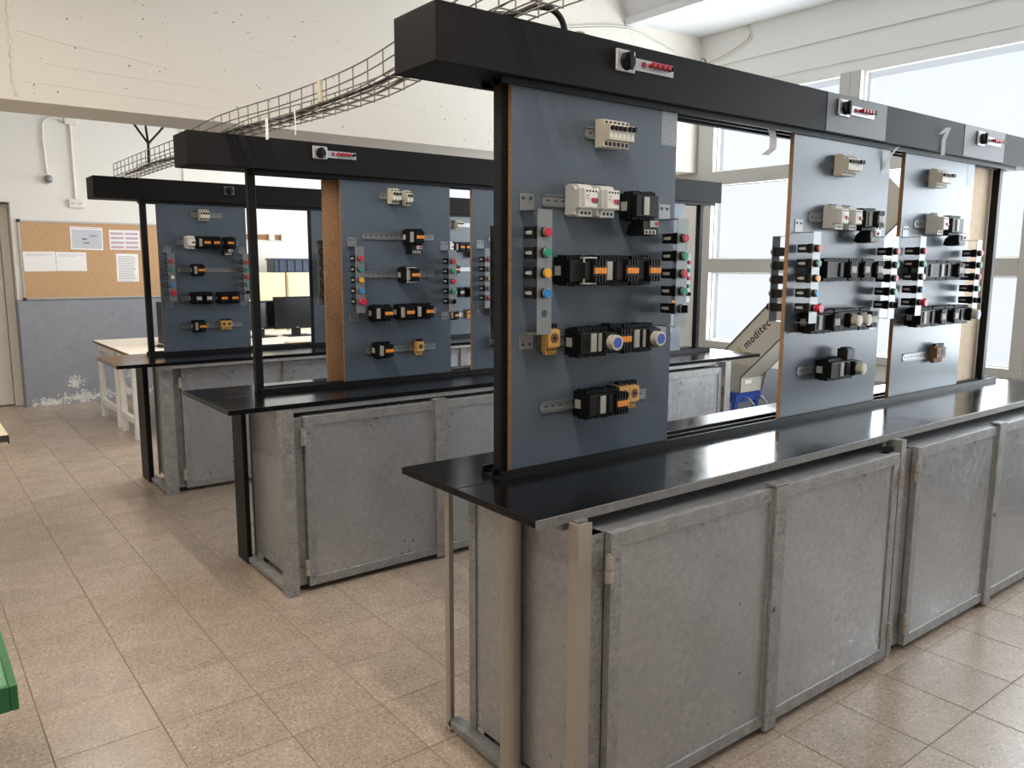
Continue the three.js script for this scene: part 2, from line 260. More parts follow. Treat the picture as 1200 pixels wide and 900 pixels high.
function contactor(p, x0, x1, y, o = {}, s = 1) {
  const g = [cb(x0, y - 0.041 * s, 0.006, x1, y + 0.041 * s, 0.048, 0.002), cb(x0 + 0.002, y - 0.033 * s, 0.046, x1 - 0.002, y + 0.033 * s, 0.08 * s, 0.002)];
  for (let x = x0 + 0.004; x < x1 - 0.006; x += 0.0105) for (const k of [-1, 1]) { const a = y + k * 0.034 * s, b = y + k * rr(0.044, 0.048) * s; g.push(bb(x, Math.min(a, b), 0.02, x + 0.0055, Math.max(a, b), 0.064 * s)); }
  const aux = [...(o.org ?? []), ...(o.white ?? [])];
  for (const c of aux) { g.push(cb(c - 0.026 * s, y - 0.029 * s, 0.078 * s, c + 0.026 * s, y + 0.029 * s, 0.102 * s, 0.002)); for (let k = 0; k < 4; k++) for (const q of [-1, 1]) g.push(bb(c + (-0.02 + k * 0.0125) * s, Math.min(y + q * 0.016 * s, y + q * 0.034 * s), 0.085 * s, c + (-0.014 + k * 0.0125) * s, Math.max(y + q * 0.016 * s, y + q * 0.034 * s), 0.106 * s)); }
  for (const c of o.dial ?? []) g.push(cb(c - 0.027, y - 0.03, 0.078, c + 0.027, y + 0.03, 0.1, 0.002));
  const m = put('contactor', g, M.plastic, p);
  put('rating_label', bb(x0 - 0.0012, y - 0.014 * s, 0.014, x0, y + 0.014 * s, 0.04), M.lightGrey, m);
  for (const c of o.lab ?? []) put('label_plate', cb(c - 0.011 * s, y - 0.028 * s, 0.079 * s, c + 0.011 * s, y + 0.028 * s, 0.085 * s, 0.001), M.lightGrey, m);
  for (const c of o.grey ?? []) put('front_cover', cb(c - 0.012 * s, y - 0.028 * s, 0.079 * s, c + 0.012 * s, y + 0.028 * s, 0.087 * s, 0.001), M.darkGrey, m);
  for (const c of o.org ?? []) { const q = []; for (let k = 0; k < 4; k++) q.push(cb(c + (-0.0235 + k * 0.012) * s, y - 0.009 * s, 0.1 * s, c + (-0.0125 + k * 0.012) * s, y + 0.009 * s, 0.11 * s, 0.002)); put('contact_strip', q, M.orange, m); }
  for (const c of o.white ?? []) { const q = []; for (let k = 0; k < 3; k++) q.push(cb(c + (-0.018 + k * 0.0125) * s, y - 0.013 * s, 0.1 * s, c + (-0.0065 + k * 0.0125) * s, y + 0.013 * s, 0.106 * s, 0.002)); put('contact_strip', q, M.lightGrey, m); }
  for (const c of o.dial ?? []) { put('timer_dial', cz(c, y, 0.098, 0.126, 0.0235), M.beige, m); put('dial_face', cz(c, y, 0.124, 0.1285, 0.0165), o.dialMat ?? M.dialBlue, m); }
  if (o.top) put('top_block', [cb(o.top - 0.028, y + 0.036, 0.03, o.top + 0.03, y + 0.082, 0.078, 0.002), ...[0, 1, 2, 3].map((k) => bb(o.top - 0.022 + k * 0.012, y + 0.08, 0.04, o.top - 0.015 + k * 0.012, y + 0.088, 0.07))], M.darkGrey, m);
  if (o.claw) for (const k of [1, -1]) put('retaining_clip', [cb(o.claw - 0.025, y + k * 0.0385 - 0.0025, 0.07, o.claw + 0.03, y + k * 0.0385 + 0.0025, 0.088, 0.001), bb(o.claw - 0.025, y + k * 0.031 - 0.007, 0.084, o.claw - 0.02, y + k * 0.031 + 0.007, 0.088)], M.lightGrey, m);
  return m;
}
function breaker(p, x0, n, y, s = 1, mat = M.beige, alt) {
  const w = 0.0178 * s, P = [[0.006, -0.042], [0.006, 0.042], [0.03, 0.042], [0.046, 0.036], [0.046, 0.023], [0.07, 0.023], [0.07, -0.023], [0.046, -0.023], [0.046, -0.042]].map(([z, v]) => [z * s, v * s]);
  const gp = once('pole' + s, () => sweepX(P, 0.0003, w - 0.0003)), gl = once('lever' + s, () => [cb(0.004 * s, 0.004 * s, 0.068 * s, w - 0.004 * s, 0.017 * s, 0.08 * s, 0.0015)]), gt = once('term' + s, () => [bb(0.004 * s, -0.0385 * s, 0.045 * s, w - 0.004 * s, -0.027 * s, 0.0468 * s), bb(0.004 * s, 0.0265 * s, 0.045 * s, w - 0.004 * s, 0.034 * s, 0.0468 * s), bb(0.005 * s, 0.0415 * s, 0.014 * s, w - 0.005 * s, 0.043 * s, 0.028 * s)]), gs = once('slip' + s, () => [bb(0.004 * s, -0.016 * s, 0.0698 * s, w - 0.004 * s, -0.002 * s, 0.0705 * s)]);
  for (let i = 0; i < n; i++) {
    const m = put('breaker_pole', gp, mat, p); m.position.set(x0 + i * w, y, 0);
    const l = put('lever', gl, M.plastic, m); if (alt && i >= alt) l.scale.set(1.15, 1.1, 1.05);
    put('terminal', gt, M.plastic, m); put('marking', gs, M.ivory, m);
  }
}
function motorBreaker(p, xc, y, s = 1) {
  const w = 0.0275 * s, P = [[0.006, -0.047], [0.006, 0.05], [0.034, 0.05], [0.05, 0.046], [0.058, 0.034], [0.08, 0.034], [0.08, -0.024], [0.058, -0.026], [0.058, -0.047]].map(([z, v]) => [z * s, v * s]);
  const m = put('motor_breaker', once('mb' + s, () => [sweepX(P, -w, w), sweepX(P.map(([z, v]) => [z * 0.86, v * 0.9]), -w - 0.009 * s, -w)]), M.paleGrey, p); m.position.set(xc, y, 0);
  put('faceplate', once('mbf' + s, () => [cb(-w + 0.003, -0.021 * s, 0.079 * s, w - 0.003, 0.031 * s, 0.083 * s, 0.001)]), M.ivory, m);
  put('stop_button', once('mbs' + s, () => [cb(0.001, -0.006 * s, 0.082 * s, 0.013 * s, 0.006 * s, 0.089 * s, 0.001)]), M.red, m);
  put('start_button', once('mbt' + s, () => [cb(0.014 * s, -0.008 * s, 0.082 * s, 0.024 * s, 0.006 * s, 0.087 * s, 0.001), bb(-0.02 * s, 0.012 * s, 0.0825 * s, -0.008 * s, 0.014 * s, 0.0836 * s), bb(-0.02 * s, 0.004 * s, 0.0825 * s, -0.011 * s, 0.006 * s, 0.0836 * s)]), M.darkGrey, m);
  put('terminal', once('mbh' + s, () => [...[-0.016, 0, 0.016].map((x) => cz(x * s, -0.037 * s, 0.057 * s, 0.0588 * s, 0.0048 * s, 10)), ...[-0.018, -0.006, 0.006, 0.018].map((x) => cz(x * s, 0.026 * s, 0.0825 * s, 0.0838 * s, 0.0034 * s, 8)), ...[-0.016, 0, 0.016].map((x) => bb((x - 0.004) * s, 0.049 * s, 0.014 * s, (x + 0.004) * s, 0.054 * s, 0.03 * s))]), M.plastic, m);
}
function overload(p, xc, y, s = 1) {
  const P = [[0.012, -0.02], [0.02, 0.008], [0.04, 0.026], [0.072, 0.026], [0.086, 0.02], [0.086, -0.022], [0.03, -0.026]].map(([z, v]) => [z * s, v * s]);
  const m = put('overload_relay', once('ov' + s, () => sweepX(P, -0.034 * s, 0.034 * s)), M.plastic, p); m.position.set(xc, y, 0);
  put('setting_plate', once('ovp' + s, () => [cb(-0.004 * s, 0.002 * s, 0.085 * s, 0.032 * s, 0.022 * s, 0.089 * s, 0.001), cb(-0.03 * s, -0.021 * s, 0.085 * s, 0.022 * s, -0.007 * s, 0.089 * s, 0.001)]), M.lightGrey, m);
  put('reset_knob', once('ovr' + s, () => cz(0.022 * s, 0.013 * s, 0.088 * s, 0.094 * s, 0.0055 * s, 10)), M.red, m);
  put('terminal', once('ovt' + s, () => [-0.022, -0.006, 0.01].map((x) => cz(x * s, -0.014 * s, 0.088 * s, 0.0898 * s, 0.005 * s, 10))), M.plastic, m);
}
function relaySocket(p, x0, n, y, s = 1, mat = M.tan) {
  const w = 0.047 * s;
  for (let i = 0; i < n; i++) {
    const m = put('relay_socket', once('rs' + s + mat.uuid, () => [cb(0.0008, -0.042 * s, 0.006, w - 0.0008, 0.034 * s, 0.03, 0.002), cb(0.0008, -0.026 * s, 0.028, w - 0.0008, 0.026 * s, 0.044, 0.002), ...[0, 1, 2, 3].map((k) => bb((0.004 + k * 0.011) * s, -0.05 * s, 0.012, (0.01 + k * 0.011) * s, -0.04 * s, 0.03))]), mat, p); m.position.set(x0 + i * w, y, 0);
    put('socket_ring', once('rsr' + s, () => [cz(w / 2, 0.002 * s, 0.0435, 0.0448, 0.0155 * s, 18)]), M.brown, m);
    put('socket_hole', once('rsh' + s, () => [cz(w / 2, 0.002 * s, 0.0445, 0.0456, 0.006 * s, 12), ...[0, 1, 2, 3, 4, 5].map((k) => cz(w / 2 + Math.cos(k * 1.047) * 0.0115 * s, 0.002 * s + Math.sin(k * 1.047) * 0.0115 * s, 0.0445, 0.0455, 0.002 * s, 6)), ...[0, 1, 2, 3].map((k) => bb((0.004 + k * 0.011) * s, 0.03 * s, 0.016, (0.01 + k * 0.011) * s, 0.044 * s, 0.034)), ...[0, 1, 2, 3].map((k) => cz((0.007 + k * 0.011) * s, -0.034 * s, 0.0295, 0.0308, 0.003 * s, 8))]), M.plastic, m);
  }
}
function buttonBracket(p, x, y1, dy, colours, s = 1, n = 5) {        // folded steel strip with tabs, buttons set in its plate
  const w = 0.054 * s, y0 = y1 - 0.357 * s, d = 0.084, g = [];
  const sh = new THREE.Shape([[x, y0], [x + w, y0], [x + w, y1], [x, y1]].map((q) => new THREE.Vector2(...q)));
  const ys = []; for (let i = 0; i < n; i++) ys.push(y1 - (0.064 + i * 0.058) * s);
  ys.forEach((y, i) => { if (!colours[i]) { const o = new THREE.Path(); o.absarc(x + w / 2, y, 0.0115 * s, 0, Math.PI * 2, true); sh.holes.push(o); } });
  const pl = new THREE.ExtrudeGeometry(sh, { depth: 0.0016, bevelEnabled: false, curveSegments: 10 }); pl.translate(0, 0, d);
  g.push(pl, bb(x, y1 - 0.0016, 0.0016, x + w, y1, d), bb(x, y0, 0.0016, x + w, y0 + 0.0016, d), bb(x, y1, 0.0004, x + w, y1 + 0.05 * s, 0.002), bb(x, y0 - 0.05 * s, 0.0004, x + w, y0, 0.002));
  const b = put('button_bracket', g, M.steel, p);
  put('screw', [y1 + 0.036 * s, y0 - 0.036 * s].flatMap((y) => [0.25, 0.75].map((k) => cz(x + w * k, y, 0.0018, 0.0045, 0.0042 * s, 8))), M.darkGrey, b);
  ys.forEach((y, i) => {
    const c = colours[i]; if (!c) return; const X = x + w / 2;
    const m = put('push_button', once('pb' + s + (c === 'select'), () => [cb(-0.019 * s, -0.0165 * s, 0.012, 0.019 * s, 0.0165 * s, d - 0.026, 0.002), cb(-0.0145 * s, -0.0185 * s, d - 0.03, 0.0145 * s, 0.0185 * s, d - 0.001, 0.002), cz(0, 0, d, d + 0.012, 0.0148 * s)]), M.plastic, p); m.position.set(X, y, 0);
    put('clip', once('pbc' + s, () => [bb(-0.0205 * s, -0.005 * s, 0.03, -0.0185 * s, 0.005 * s, 0.05), bb(-0.0195 * s, -0.004 * s, 0.02, -0.0185 * s, 0.004 * s, 0.03)]), M.lightGrey, m);
    if (c === 'stop') put('mushroom_cap', once('mush' + s, () => [cz(0, 0, d + 0.01, d + 0.03, 0.013 * s, 20, 0.019 * s), cz(0, 0, d + 0.03, d + 0.038, 0.0205 * s, 20, 0.0165 * s)]), M.red, m);
    else if (c === 'select') put('selector_knob', once('sel' + s, () => [cz(0, 0, d + 0.012, d + 0.017, 0.0135 * s), cb(-0.004, -0.013 * s, d + 0.016, 0.004, 0.013 * s, d + 0.032, 0.0015)]), M.plastic, m);
    else put('cap', once('cap' + s, () => cz(0, 0, d + 0.012, d + 0.0185, 0.0128 * s)), c, m);
    put('bezel', once('bez' + s, () => { const t = new THREE.TorusGeometry(0.0143 * s, 0.0018 * s, 6, 24); t.translate(0, 0, d + 0.013); return t; }), M.zinc, m);
  });
}
const stickerTex = canvasTex(128, 192, (g, w, h) => { g.fillStyle = '#8f979d'; g.fillRect(0, 0, w, h); g.strokeStyle = '#4a525a'; g.fillStyle = '#4a525a'; for (let y = 14; y < h - 10; y += 15) for (let x = 10; x < w - 18; x += rr(16, 30)) g.fillRect(x, y, rr(6, 15), 4); g.strokeRect(4, 4, w - 8, h - 8); });
const stickerMat = new THREE.MeshStandardMaterial({ map: stickerTex, roughness: 0.45 });
function panelBoard(W, Hh, label, pos, back, group) {
  const p = thing('training_panel', label, 'panel', pos, group); if (back) p.rotation.y = Math.PI;
  put('board', bb(0, 0, -0.018, W, Hh, -0.001), back === 'pale' ? M.paleChip : M.chip, p);
  put('laminate_face', bb(0.0004, 0.0004, -0.001, W - 0.0004, Hh - 0.0004, 0), M.laminate, p);
  if (back) for (const [fx, fy] of [[0.08, 0.34], [0.08, 0.69], [0.2, 0.7], [0.15, 0.9], [0.3, 0.38]]) { const x = W * (1 - fx); put('screw_tip', [0, 0.014].map((k) => rod([x + k, Hh * fy, -0.016], [x + k + 0.003, Hh * fy - 0.004, -0.03], 0.0022, 6)), M.wire, p); }
  return p;
}
const RGYB = [M.red, M.green, M.yellow, M.blue], RIGHT = [M.red, M.green, M.red, M.green, 'select'];
const sticker = (p, x0, y0, x1, y1) => { const g = new THREE.BoxGeometry(x1 - x0, y1 - y0, 0.0006); g.translate((x0 + x1) / 2, (y0 + y1) / 2, 0.0003); put('printed_sticker', g, stickerMat, p, true); };
function peel(p, pts, w) { const g = [], n = pts.length; for (let i = 0; i + 1 < n; i++) { const [x0, y0, z0] = pts[i], [x1, y1, z1] = pts[i + 1], a = new THREE.BufferGeometry(); const A = [x0, y0, z0], B = [x0 + w[0], y0 + w[1], z0 + w[2]], C = [x1 + w[0], y1 + w[1], z1 + w[2]], D = [x1, y1, z1]; a.setAttribute('position', new THREE.Float32BufferAttribute([...A, ...B, ...C, ...A, ...C, ...D, ...A, ...C, ...B, ...A, ...D, ...C].flat(), 3)); a.computeVertexNormals(); a.setAttribute('uv', new THREE.Float32BufferAttribute(new Array(24).fill(0), 2)); g.push(a); } return put('peeling_sticker', g, M.paper, p); }

const ZP = -1.878;
{ const p = panelBoard(0.7, 1.151, 'grey control training panel with an empty button hole and blue timer dials', [1.44, 0.915, ZP]);
  dinRail(p, 0.28, 0.45, 1.03); breaker(p, 0.318, 6, 1.03, 1, M.beige, 4);
  dinRail(p, 0.113, 0.6, 0.82); motorBreaker(p, 0.236, 0.822); motorBreaker(p, 0.328, 0.822); contactor(p, 0.43, 0.535, 0.815, { lab: [0.475] }); overload(p, 0.492, 0.748);
  dinRail(p, 0.12, 0.6, 0.612); contactor(p, 0.155, 0.285, 0.613, { org: [0.257], grey: [0.226], claw: 0.23 }); contactor(p, 0.29, 0.425, 0.613, { lab: [0.318], org: [0.396], grey: [0.358] }); contactor(p, 0.43, 0.53, 0.613, { grey: [0.453], org: [0.498] });
  dinRail(p, 0.1, 0.6, 0.4); relaySocket(p, 0.107, 1, 0.41); contactor(p, 0.205, 0.338, 0.394, { lab: [0.257, 0.289], dial: [0.316] }); contactor(p, 0.341, 0.4, 0.4, { org: [0.372] }); contactor(p, 0.403, 0.545, 0.396, { lab: [0.446, 0.487], dial: [0.512] });
  dinRail(p, 0.113, 0.58, 0.195); contactor(p, 0.245, 0.4, 0.196, { lab: [0.302], grey: [0.34], org: [0.368] }); relaySocket(p, 0.412, 2, 0.208);
  buttonBracket(p, 0.028, 0.787, 0, [...RGYB, null]); buttonBracket(p, 0.621, 0.782, 0, RIGHT); sticker(p, 0.623, 1.025, 0.699, 1.132); }
{ const p = panelBoard(0.73, 1.151, 'grey control training panel with cream timer dials and a curled sticker at its corner', [2.816, 0.915, ZP]);
  dinRail(p, 0.26, 0.42, 1.035); breaker(p, 0.276, 6, 1.035, 1, M.beige, 4);
  dinRail(p, 0.124, 0.6, 0.822); motorBreaker(p, 0.255, 0.822); motorBreaker(p, 0.358, 0.822); contactor(p, 0.415, 0.52, 0.822, { lab: [0.45], white: [0.495] }); overload(p, 0.485, 0.75);
  dinRail(p, 0.13, 0.6, 0.612); contactor(p, 0.15, 0.335, 0.613, { grey: [0.25], white: [0.308] }); contactor(p, 0.338, 0.44, 0.613, { grey: [0.365], white: [0.413] }); contactor(p, 0.443, 0.545, 0.613, { grey: [0.47], white: [0.517] });
  dinRail(p, 0.06, 0.6, 0.405); contactor(p, 0.085, 0.245, 0.403, { lab: [0.12], white: [0.209] }); contactor(p, 0.25, 0.445, 0.405, { grey: [0.275], dial: [0.34, 0.415], dialMat: M.beige }); contactor(p, 0.45, 0.535, 0.403, { white: [0.495] });
  dinRail(p, 0.102, 0.45, 0.2); contactor(p, 0.225, 0.43, 0.2, { lab: [0.304], dial: [0.4], dialMat: M.beige, grey: [0.35], top: 0.375 });
  buttonBracket(p, 0.032, 0.76, 0, [...RGYB, 'stop']); buttonBracket(p, 0.64, 0.755, 0, RIGHT); sticker(p, 0.655, 1.02, 0.725, 1.132);
  peel(p, [[0.655, 1.04, 0.001], [0.662, 1.07, 0.008], [0.672, 1.11, 0.03], [0.68, 1.13, 0.045]], [0.03, 0.012, 0.004]); }
{ const p = panelBoard(0.7, 1.14, 'grey control training panel with a white push button and a lilac timer dial', [3.68, 0.915, ZP]);
  dinRail(p, 0.2, 0.36, 1.035); breaker(p, 0.215, 6, 1.035, 1, M.beige, 4);
  dinRail(p, 0.12, 0.55, 0.822); motorBreaker(p, 0.26, 0.822); contactor(p, 0.33, 0.45, 0.82, { lab: [0.38] }); overload(p, 0.43, 0.75);
  dinRail(p, 0.1, 0.58, 0.608); contactor(p, 0.1, 0.24, 0.608, { grey: [0.148] }); contactor(p, 0.243, 0.345, 0.608, { lab: [0.262], grey: [0.32] }); contactor(p, 0.348, 0.5, 0.608, { white: [0.407], grey: [0.46] });
  dinRail(p, 0.06, 0.6, 0.392); contactor(p, 0.09, 0.235, 0.39, { lab: [0.125], grey: [0.2] }); contactor(p, 0.238, 0.36, 0.39, { white: [0.266], grey: [0.32] }); contactor(p, 0.363, 0.455, 0.39, { white: [0.4] }); contactor(p, 0.458, 0.62, 0.39, { grey: [0.5], dial: [0.59], dialMat: M.lilac });
  dinRail(p, 0.108, 0.46, 0.195); relaySocket(p, 0.36, 2, 0.205, 1, M.brown);
  buttonBracket(p, 0.02, 0.76, 0, [M.red, M.green, M.white, M.blue, 'stop']); buttonBracket(p, 0.6, 0.755, 0, RIGHT); sticker(p, 0.62, 1.025, 0.69, 1.13); }
function benchTwoPanel(x, label, second) {
  const s = 0.95, p = panelBoard(0.664, 1.068, label, [x, 0.92, -3.85]);
  dinRail(p, 0.222, 0.43, 0.978, s); breaker(p, 0.268, 3, 0.978, s); breaker(p, 0.355, 2, 0.972, s);
  dinRail(p, 0.117, 0.555, 0.768, s); contactor(p, 0.355, 0.45, 0.766, { lab: [0.372], org: [0.412] }, s); overload(p, 0.4, 0.7, s);
  dinRail(p, 0.127, 0.553, 0.568, s); contactor(p, 0.32, 0.41, 0.566, { lab: [0.347], org: [0.38], claw: second ? 0 : 0.36 }, s);
  dinRail(p, 0.131, 0.565, 0.366, s); contactor(p, 0.14, 0.245, 0.366, { lab: [0.163], org: [0.213] }, s); contactor(p, 0.29, 0.375, 0.367, { lab: [0.309], org: [0.345] }, s); contactor(p, 0.39, 0.5, 0.368, { lab: [0.412], org: [0.467] }, s);
  dinRail(p, 0.121, 0.558, 0.165, s); contactor(p, 0.155, 0.24, 0.168, { lab: [0.178], org: [0.213] }, s); relaySocket(p, 0.415, 1, 0.172, s);
  buttonBracket(p, 0.032, 0.712, 0, [...RGYB, 'stop'], s); buttonBracket(p, 0.598, 0.7, 0, RIGHT, s); return p;
}
benchTwoPanel(1.852, 'slate control training panel beside a bare chipboard strip on the middle bench');
benchTwoPanel(2.665, 'slate control training panel behind the narrow gap of the middle bench', true);
{ const p = benchTwoPanel(3.83, 'slate control training panel with a white paper slip on the middle bench', true); const g = bb(0.625, 0.79, 0.0005, 0.66, 0.88, 0.001); put('paper_slip', g, M.paper, p); }
function benchThreePanel(x, label, full) {
  const s = 0.92, p = panelBoard(0.608, 1.04, label, [x, 0.92, -5.87]);
  dinRail(p, 0.227, 0.442, 0.955, s); breaker(p, 0.272, 4, 0.955, s);
  dinRail(p, 0.12, 0.549, 0.765, s); motorBreaker(p, 0.2, 0.765, s); contactor(p, 0.24, 0.41, 0.765, { lab: [0.262], org: [0.302, 0.366] }, s); contactor(p, 0.43, 0.51, 0.765, { org: [0.462] }, s); overload(p, 0.45, 0.7, s);
  dinRail(p, 0.115, 0.54, 0.575, s); contactor(p, 0.2, 0.28, 0.575, { lab: [0.218], org: [0.252] }, s);
  dinRail(p, 0.126, 0.545, 0.377, s); contactor(p, 0.18, 0.33, 0.38, { white: [0.225, 0.295] }, s); contactor(p, 0.365, 0.52, 0.378, { org: [0.4, 0.475] }, s);
  dinRail(p, 0.121, 0.551, 0.182, s); contactor(p, 0.185, 0.27, 0.184, { lab: [0.205], org: [0.24] }, s); relaySocket(p, 0.385, 2, 0.19, s * 0.9);
  buttonBracket(p, 0.03, 0.693, 0, [M.red, M.green, full ? M.yellow : M.white, M.blue, 'stop'], s); buttonBracket(p, 0.545, 0.69, 0, RIGHT, s); return p;
}
benchThreePanel(1.466, 'blue-grey control training panel beside the black post of the farthest bench', false);
{ const p = benchThreePanel(2.575, 'blue-grey control training panel with a black edge, seen past the bare chipboard strip', true); put('edge_strip', bb(-0.022, 0, -0.018, -0.0005, 1.04, 0.002), M.black, p); }
benchThreePanel(3.6, 'blue-grey control training panel of the farthest bench, seen through the gap in the middle bench', true);
// rear-facing panels: their chipboard backs are towards the camera
function rearPanel(x1, z, W, Hh, label, back, s = 1) { const p = panelBoard(W, Hh, label, [x1, 0.915, z], back); buttonBracket(p, 0.03, 0.75, 0, [...RGYB, 'stop'], s); buttonBracket(p, W - 0.055, 0.75, 0, RIGHT, s); return p; }
rearPanel(2.19, -1.965, 0.704, 1.15, 'rear-facing training panel hidden behind the nearest grey panel', true);
rearPanel(3.66, -1.965, 0.705, 1.15, 'rear-facing training panel behind the panel with two white dials', true);
rearPanel(4.82, -1.965, 0.72, 1.14, 'rear-facing training panel showing a pale chipboard back with screw tips', 'pale');
rearPanel(2.46, -3.92, 0.68, 1.068, 'rear-facing training panel showing a brown chipboard strip on the middle bench', true, 0.95);

// ---------------------------------------------------------------- benches
function angleLeg(name, parent, x, z, y1, w, mat) { part(name, [bb(x, 0.012, z - w, x + 0.005, y1, z), bb(x, 0.012, z - 0.005, x + w, y1, z), cb(x, 0, z - w, x + w, 0.014, z, 0.003)], mat, parent); }
function switchPlate(parent, x, y, z, s = 1, mat = M.alu) {
  const m = part('rotary_switch', [cb(x, y - 0.066 * s, z, x + 0.082 * s, y, z + 0.01, 0.006)], mat, parent); const cx = x + 0.042 * s, cy = y - 0.035 * s;
  part('knob', [cz(cx, cy, z + 0.008, z + 0.026, 0.027 * s, 24, 0.024 * s), cb(cx - 0.008 * s, cy - 0.026 * s, z + 0.02, cx + 0.008 * s, cy + 0.026 * s, z + 0.036, 0.003)], M.plastic, m);
  part('screw', [[0.012, 0.01], [0.07, 0.01], [0.012, 0.056], [0.07, 0.056]].map(([a, b]) => cz(x + a * s, y - b * s, z + 0.009, z + 0.012, 0.004 * s, 8)), M.lightGrey, m);
}
function terminalStrip(parent, x0, x1, y, z, mat = M.darkRed, s = 1) {
  const m = part('terminal_plate', cb(x0, y - 0.018 * s, z, x1, y + 0.018 * s, z + 0.004, 0.001), M.alu, parent), w = x1 - x0;
  for (let k = 0; k < 5; k++) part('terminal_post', [cz(x0 + w * (0.36 + k * 0.13), y + 0.003, z + 0.003, z + 0.022 * s, 0.007 * s, 12, 0.006 * s), cz(x0 + w * (0.36 + k * 0.13), y + 0.003, z + 0.02 * s, z + 0.028 * s, 0.0085 * s, 12)], k === 4 ? M.plastic : mat, m);
  part('pilot_lamp', cz(x0 + w * 0.2, y + 0.002, z + 0.003, z + 0.008, 0.009 * s, 12), S('#8f3a52', 0.4), m);
}
function workbench(o) {
  const b = thing('workbench', o.label, 'workbench', [o.x0, 0, o.zf]), hh = 0.905, t = 0.022, zs = o.zs;
  part('front_board', cb(o.x0, hh - t, zs + 0.0016, o.x1, hh, o.zf - 0.004, 0.002), M.blackTop, b);
  part('rear_board', cb(o.x0, hh - t, o.zb, o.x1, hh, zs - 0.0016, 0.002), M.blackTop, b);
  part('edge_trim', [bb(o.x0, hh - (o.railIn ? 0.026 : t), o.zf - 0.004, o.x1, hh - 0.001, o.zf)], o.railIn ? M.trimMetal : M.blackTop, b);
  // frame: rails under the top, legs, lower stretchers
  for (const z of [o.zf - (o.railIn ?? 0.003), o.zb + 0.05]) part('top_rail', bb(o.fx, hh - t - (o.railIn ? 0.03 : 0.022), z - 0.03, o.fr, hh - t, z), M.frameMetal, b);
  for (const x of [o.fx, o.fm, o.fr - 0.05]) part('cross_rail', bb(x, hh - t - 0.035, o.zb + 0.05, x + 0.04, hh - t, o.zf - 0.03), M.frameMetal, b);
  for (const x of [o.fx, o.fm]) part('bracket_lug', cb(x + 0.01, hh - t - 0.03, o.zf - 0.02, x + 0.055, hh - t, o.zf + 0.012, 0.003), M.trimMetal, b);
  o.legs(b, hh - t);
  for (const x of [o.fx, o.fr - 0.04]) part('stretcher', [bb(x, 0.03, o.zb + 0.09, x + 0.045, 0.036, o.lf - 0.002), bb(x, 0.012, o.zb + 0.09, x + 0.005, 0.03, o.lf - 0.002)], o.stretch ?? M.frameMetal, b);
  // gantry
  for (const x of o.posts) part('gantry_post', cb(x - 0.019, hh, o.zp - 0.06, x + 0.019, o.by0, o.zp - 0.022, 0.003), M.black, b);
  const z0 = o.zp + 0.038, z1 = o.zp - 0.182, beam = part('header_beam', cb(o.bx0, o.by0, z1, o.bx1, o.by1, z0, 0.004), M.blackBeam, b);
  part('screw', [0.03, 0.09].flatMap((k) => [cz(o.bx0 + k, o.by1 - 0.012, z0 - 0.001, z0 + 0.002, 0.004, 8)]), M.black, beam);
  const rail = (n, y0, y1) => { for (const dz of [0.006, -0.04, -0.092]) part(n, bb(o.rx0, y0, o.zp + dz - 0.006 + 0.002, o.rx1, y1, o.zp + dz + 0.004), M.black, b); };
  rail('top_track', o.by0 - 0.018, o.by0); rail('bottom_track', hh + 0.002, hh + 0.026);
  part('track_base', bb(o.rx0, hh, o.zp - 0.1, o.rx1, hh + 0.004, o.zp + 0.012), M.black, b);
  for (const [x, y, x2, x3, coverSpan] of o.switches) {
    if (coverSpan) part('cover_panel', bb(coverSpan[0], o.by0 + 0.004, z0 - 0.001, coverSpan[1], o.by1 - 0.003, z0 + 0.0015), M.greyPatch, b);  // grey cover sheet on the beam front, spanning switch and terminals
    switchPlate(b, x, y, z0 + (coverSpan ? 0.0015 : 0), o.ss ?? 1, o.plate); if (x2) terminalStrip(b, x2, x3, y - 0.035, z0 + (coverSpan ? 0.0015 : 0), M.darkRed, o.ss ?? 1);
  }
  return b;
}
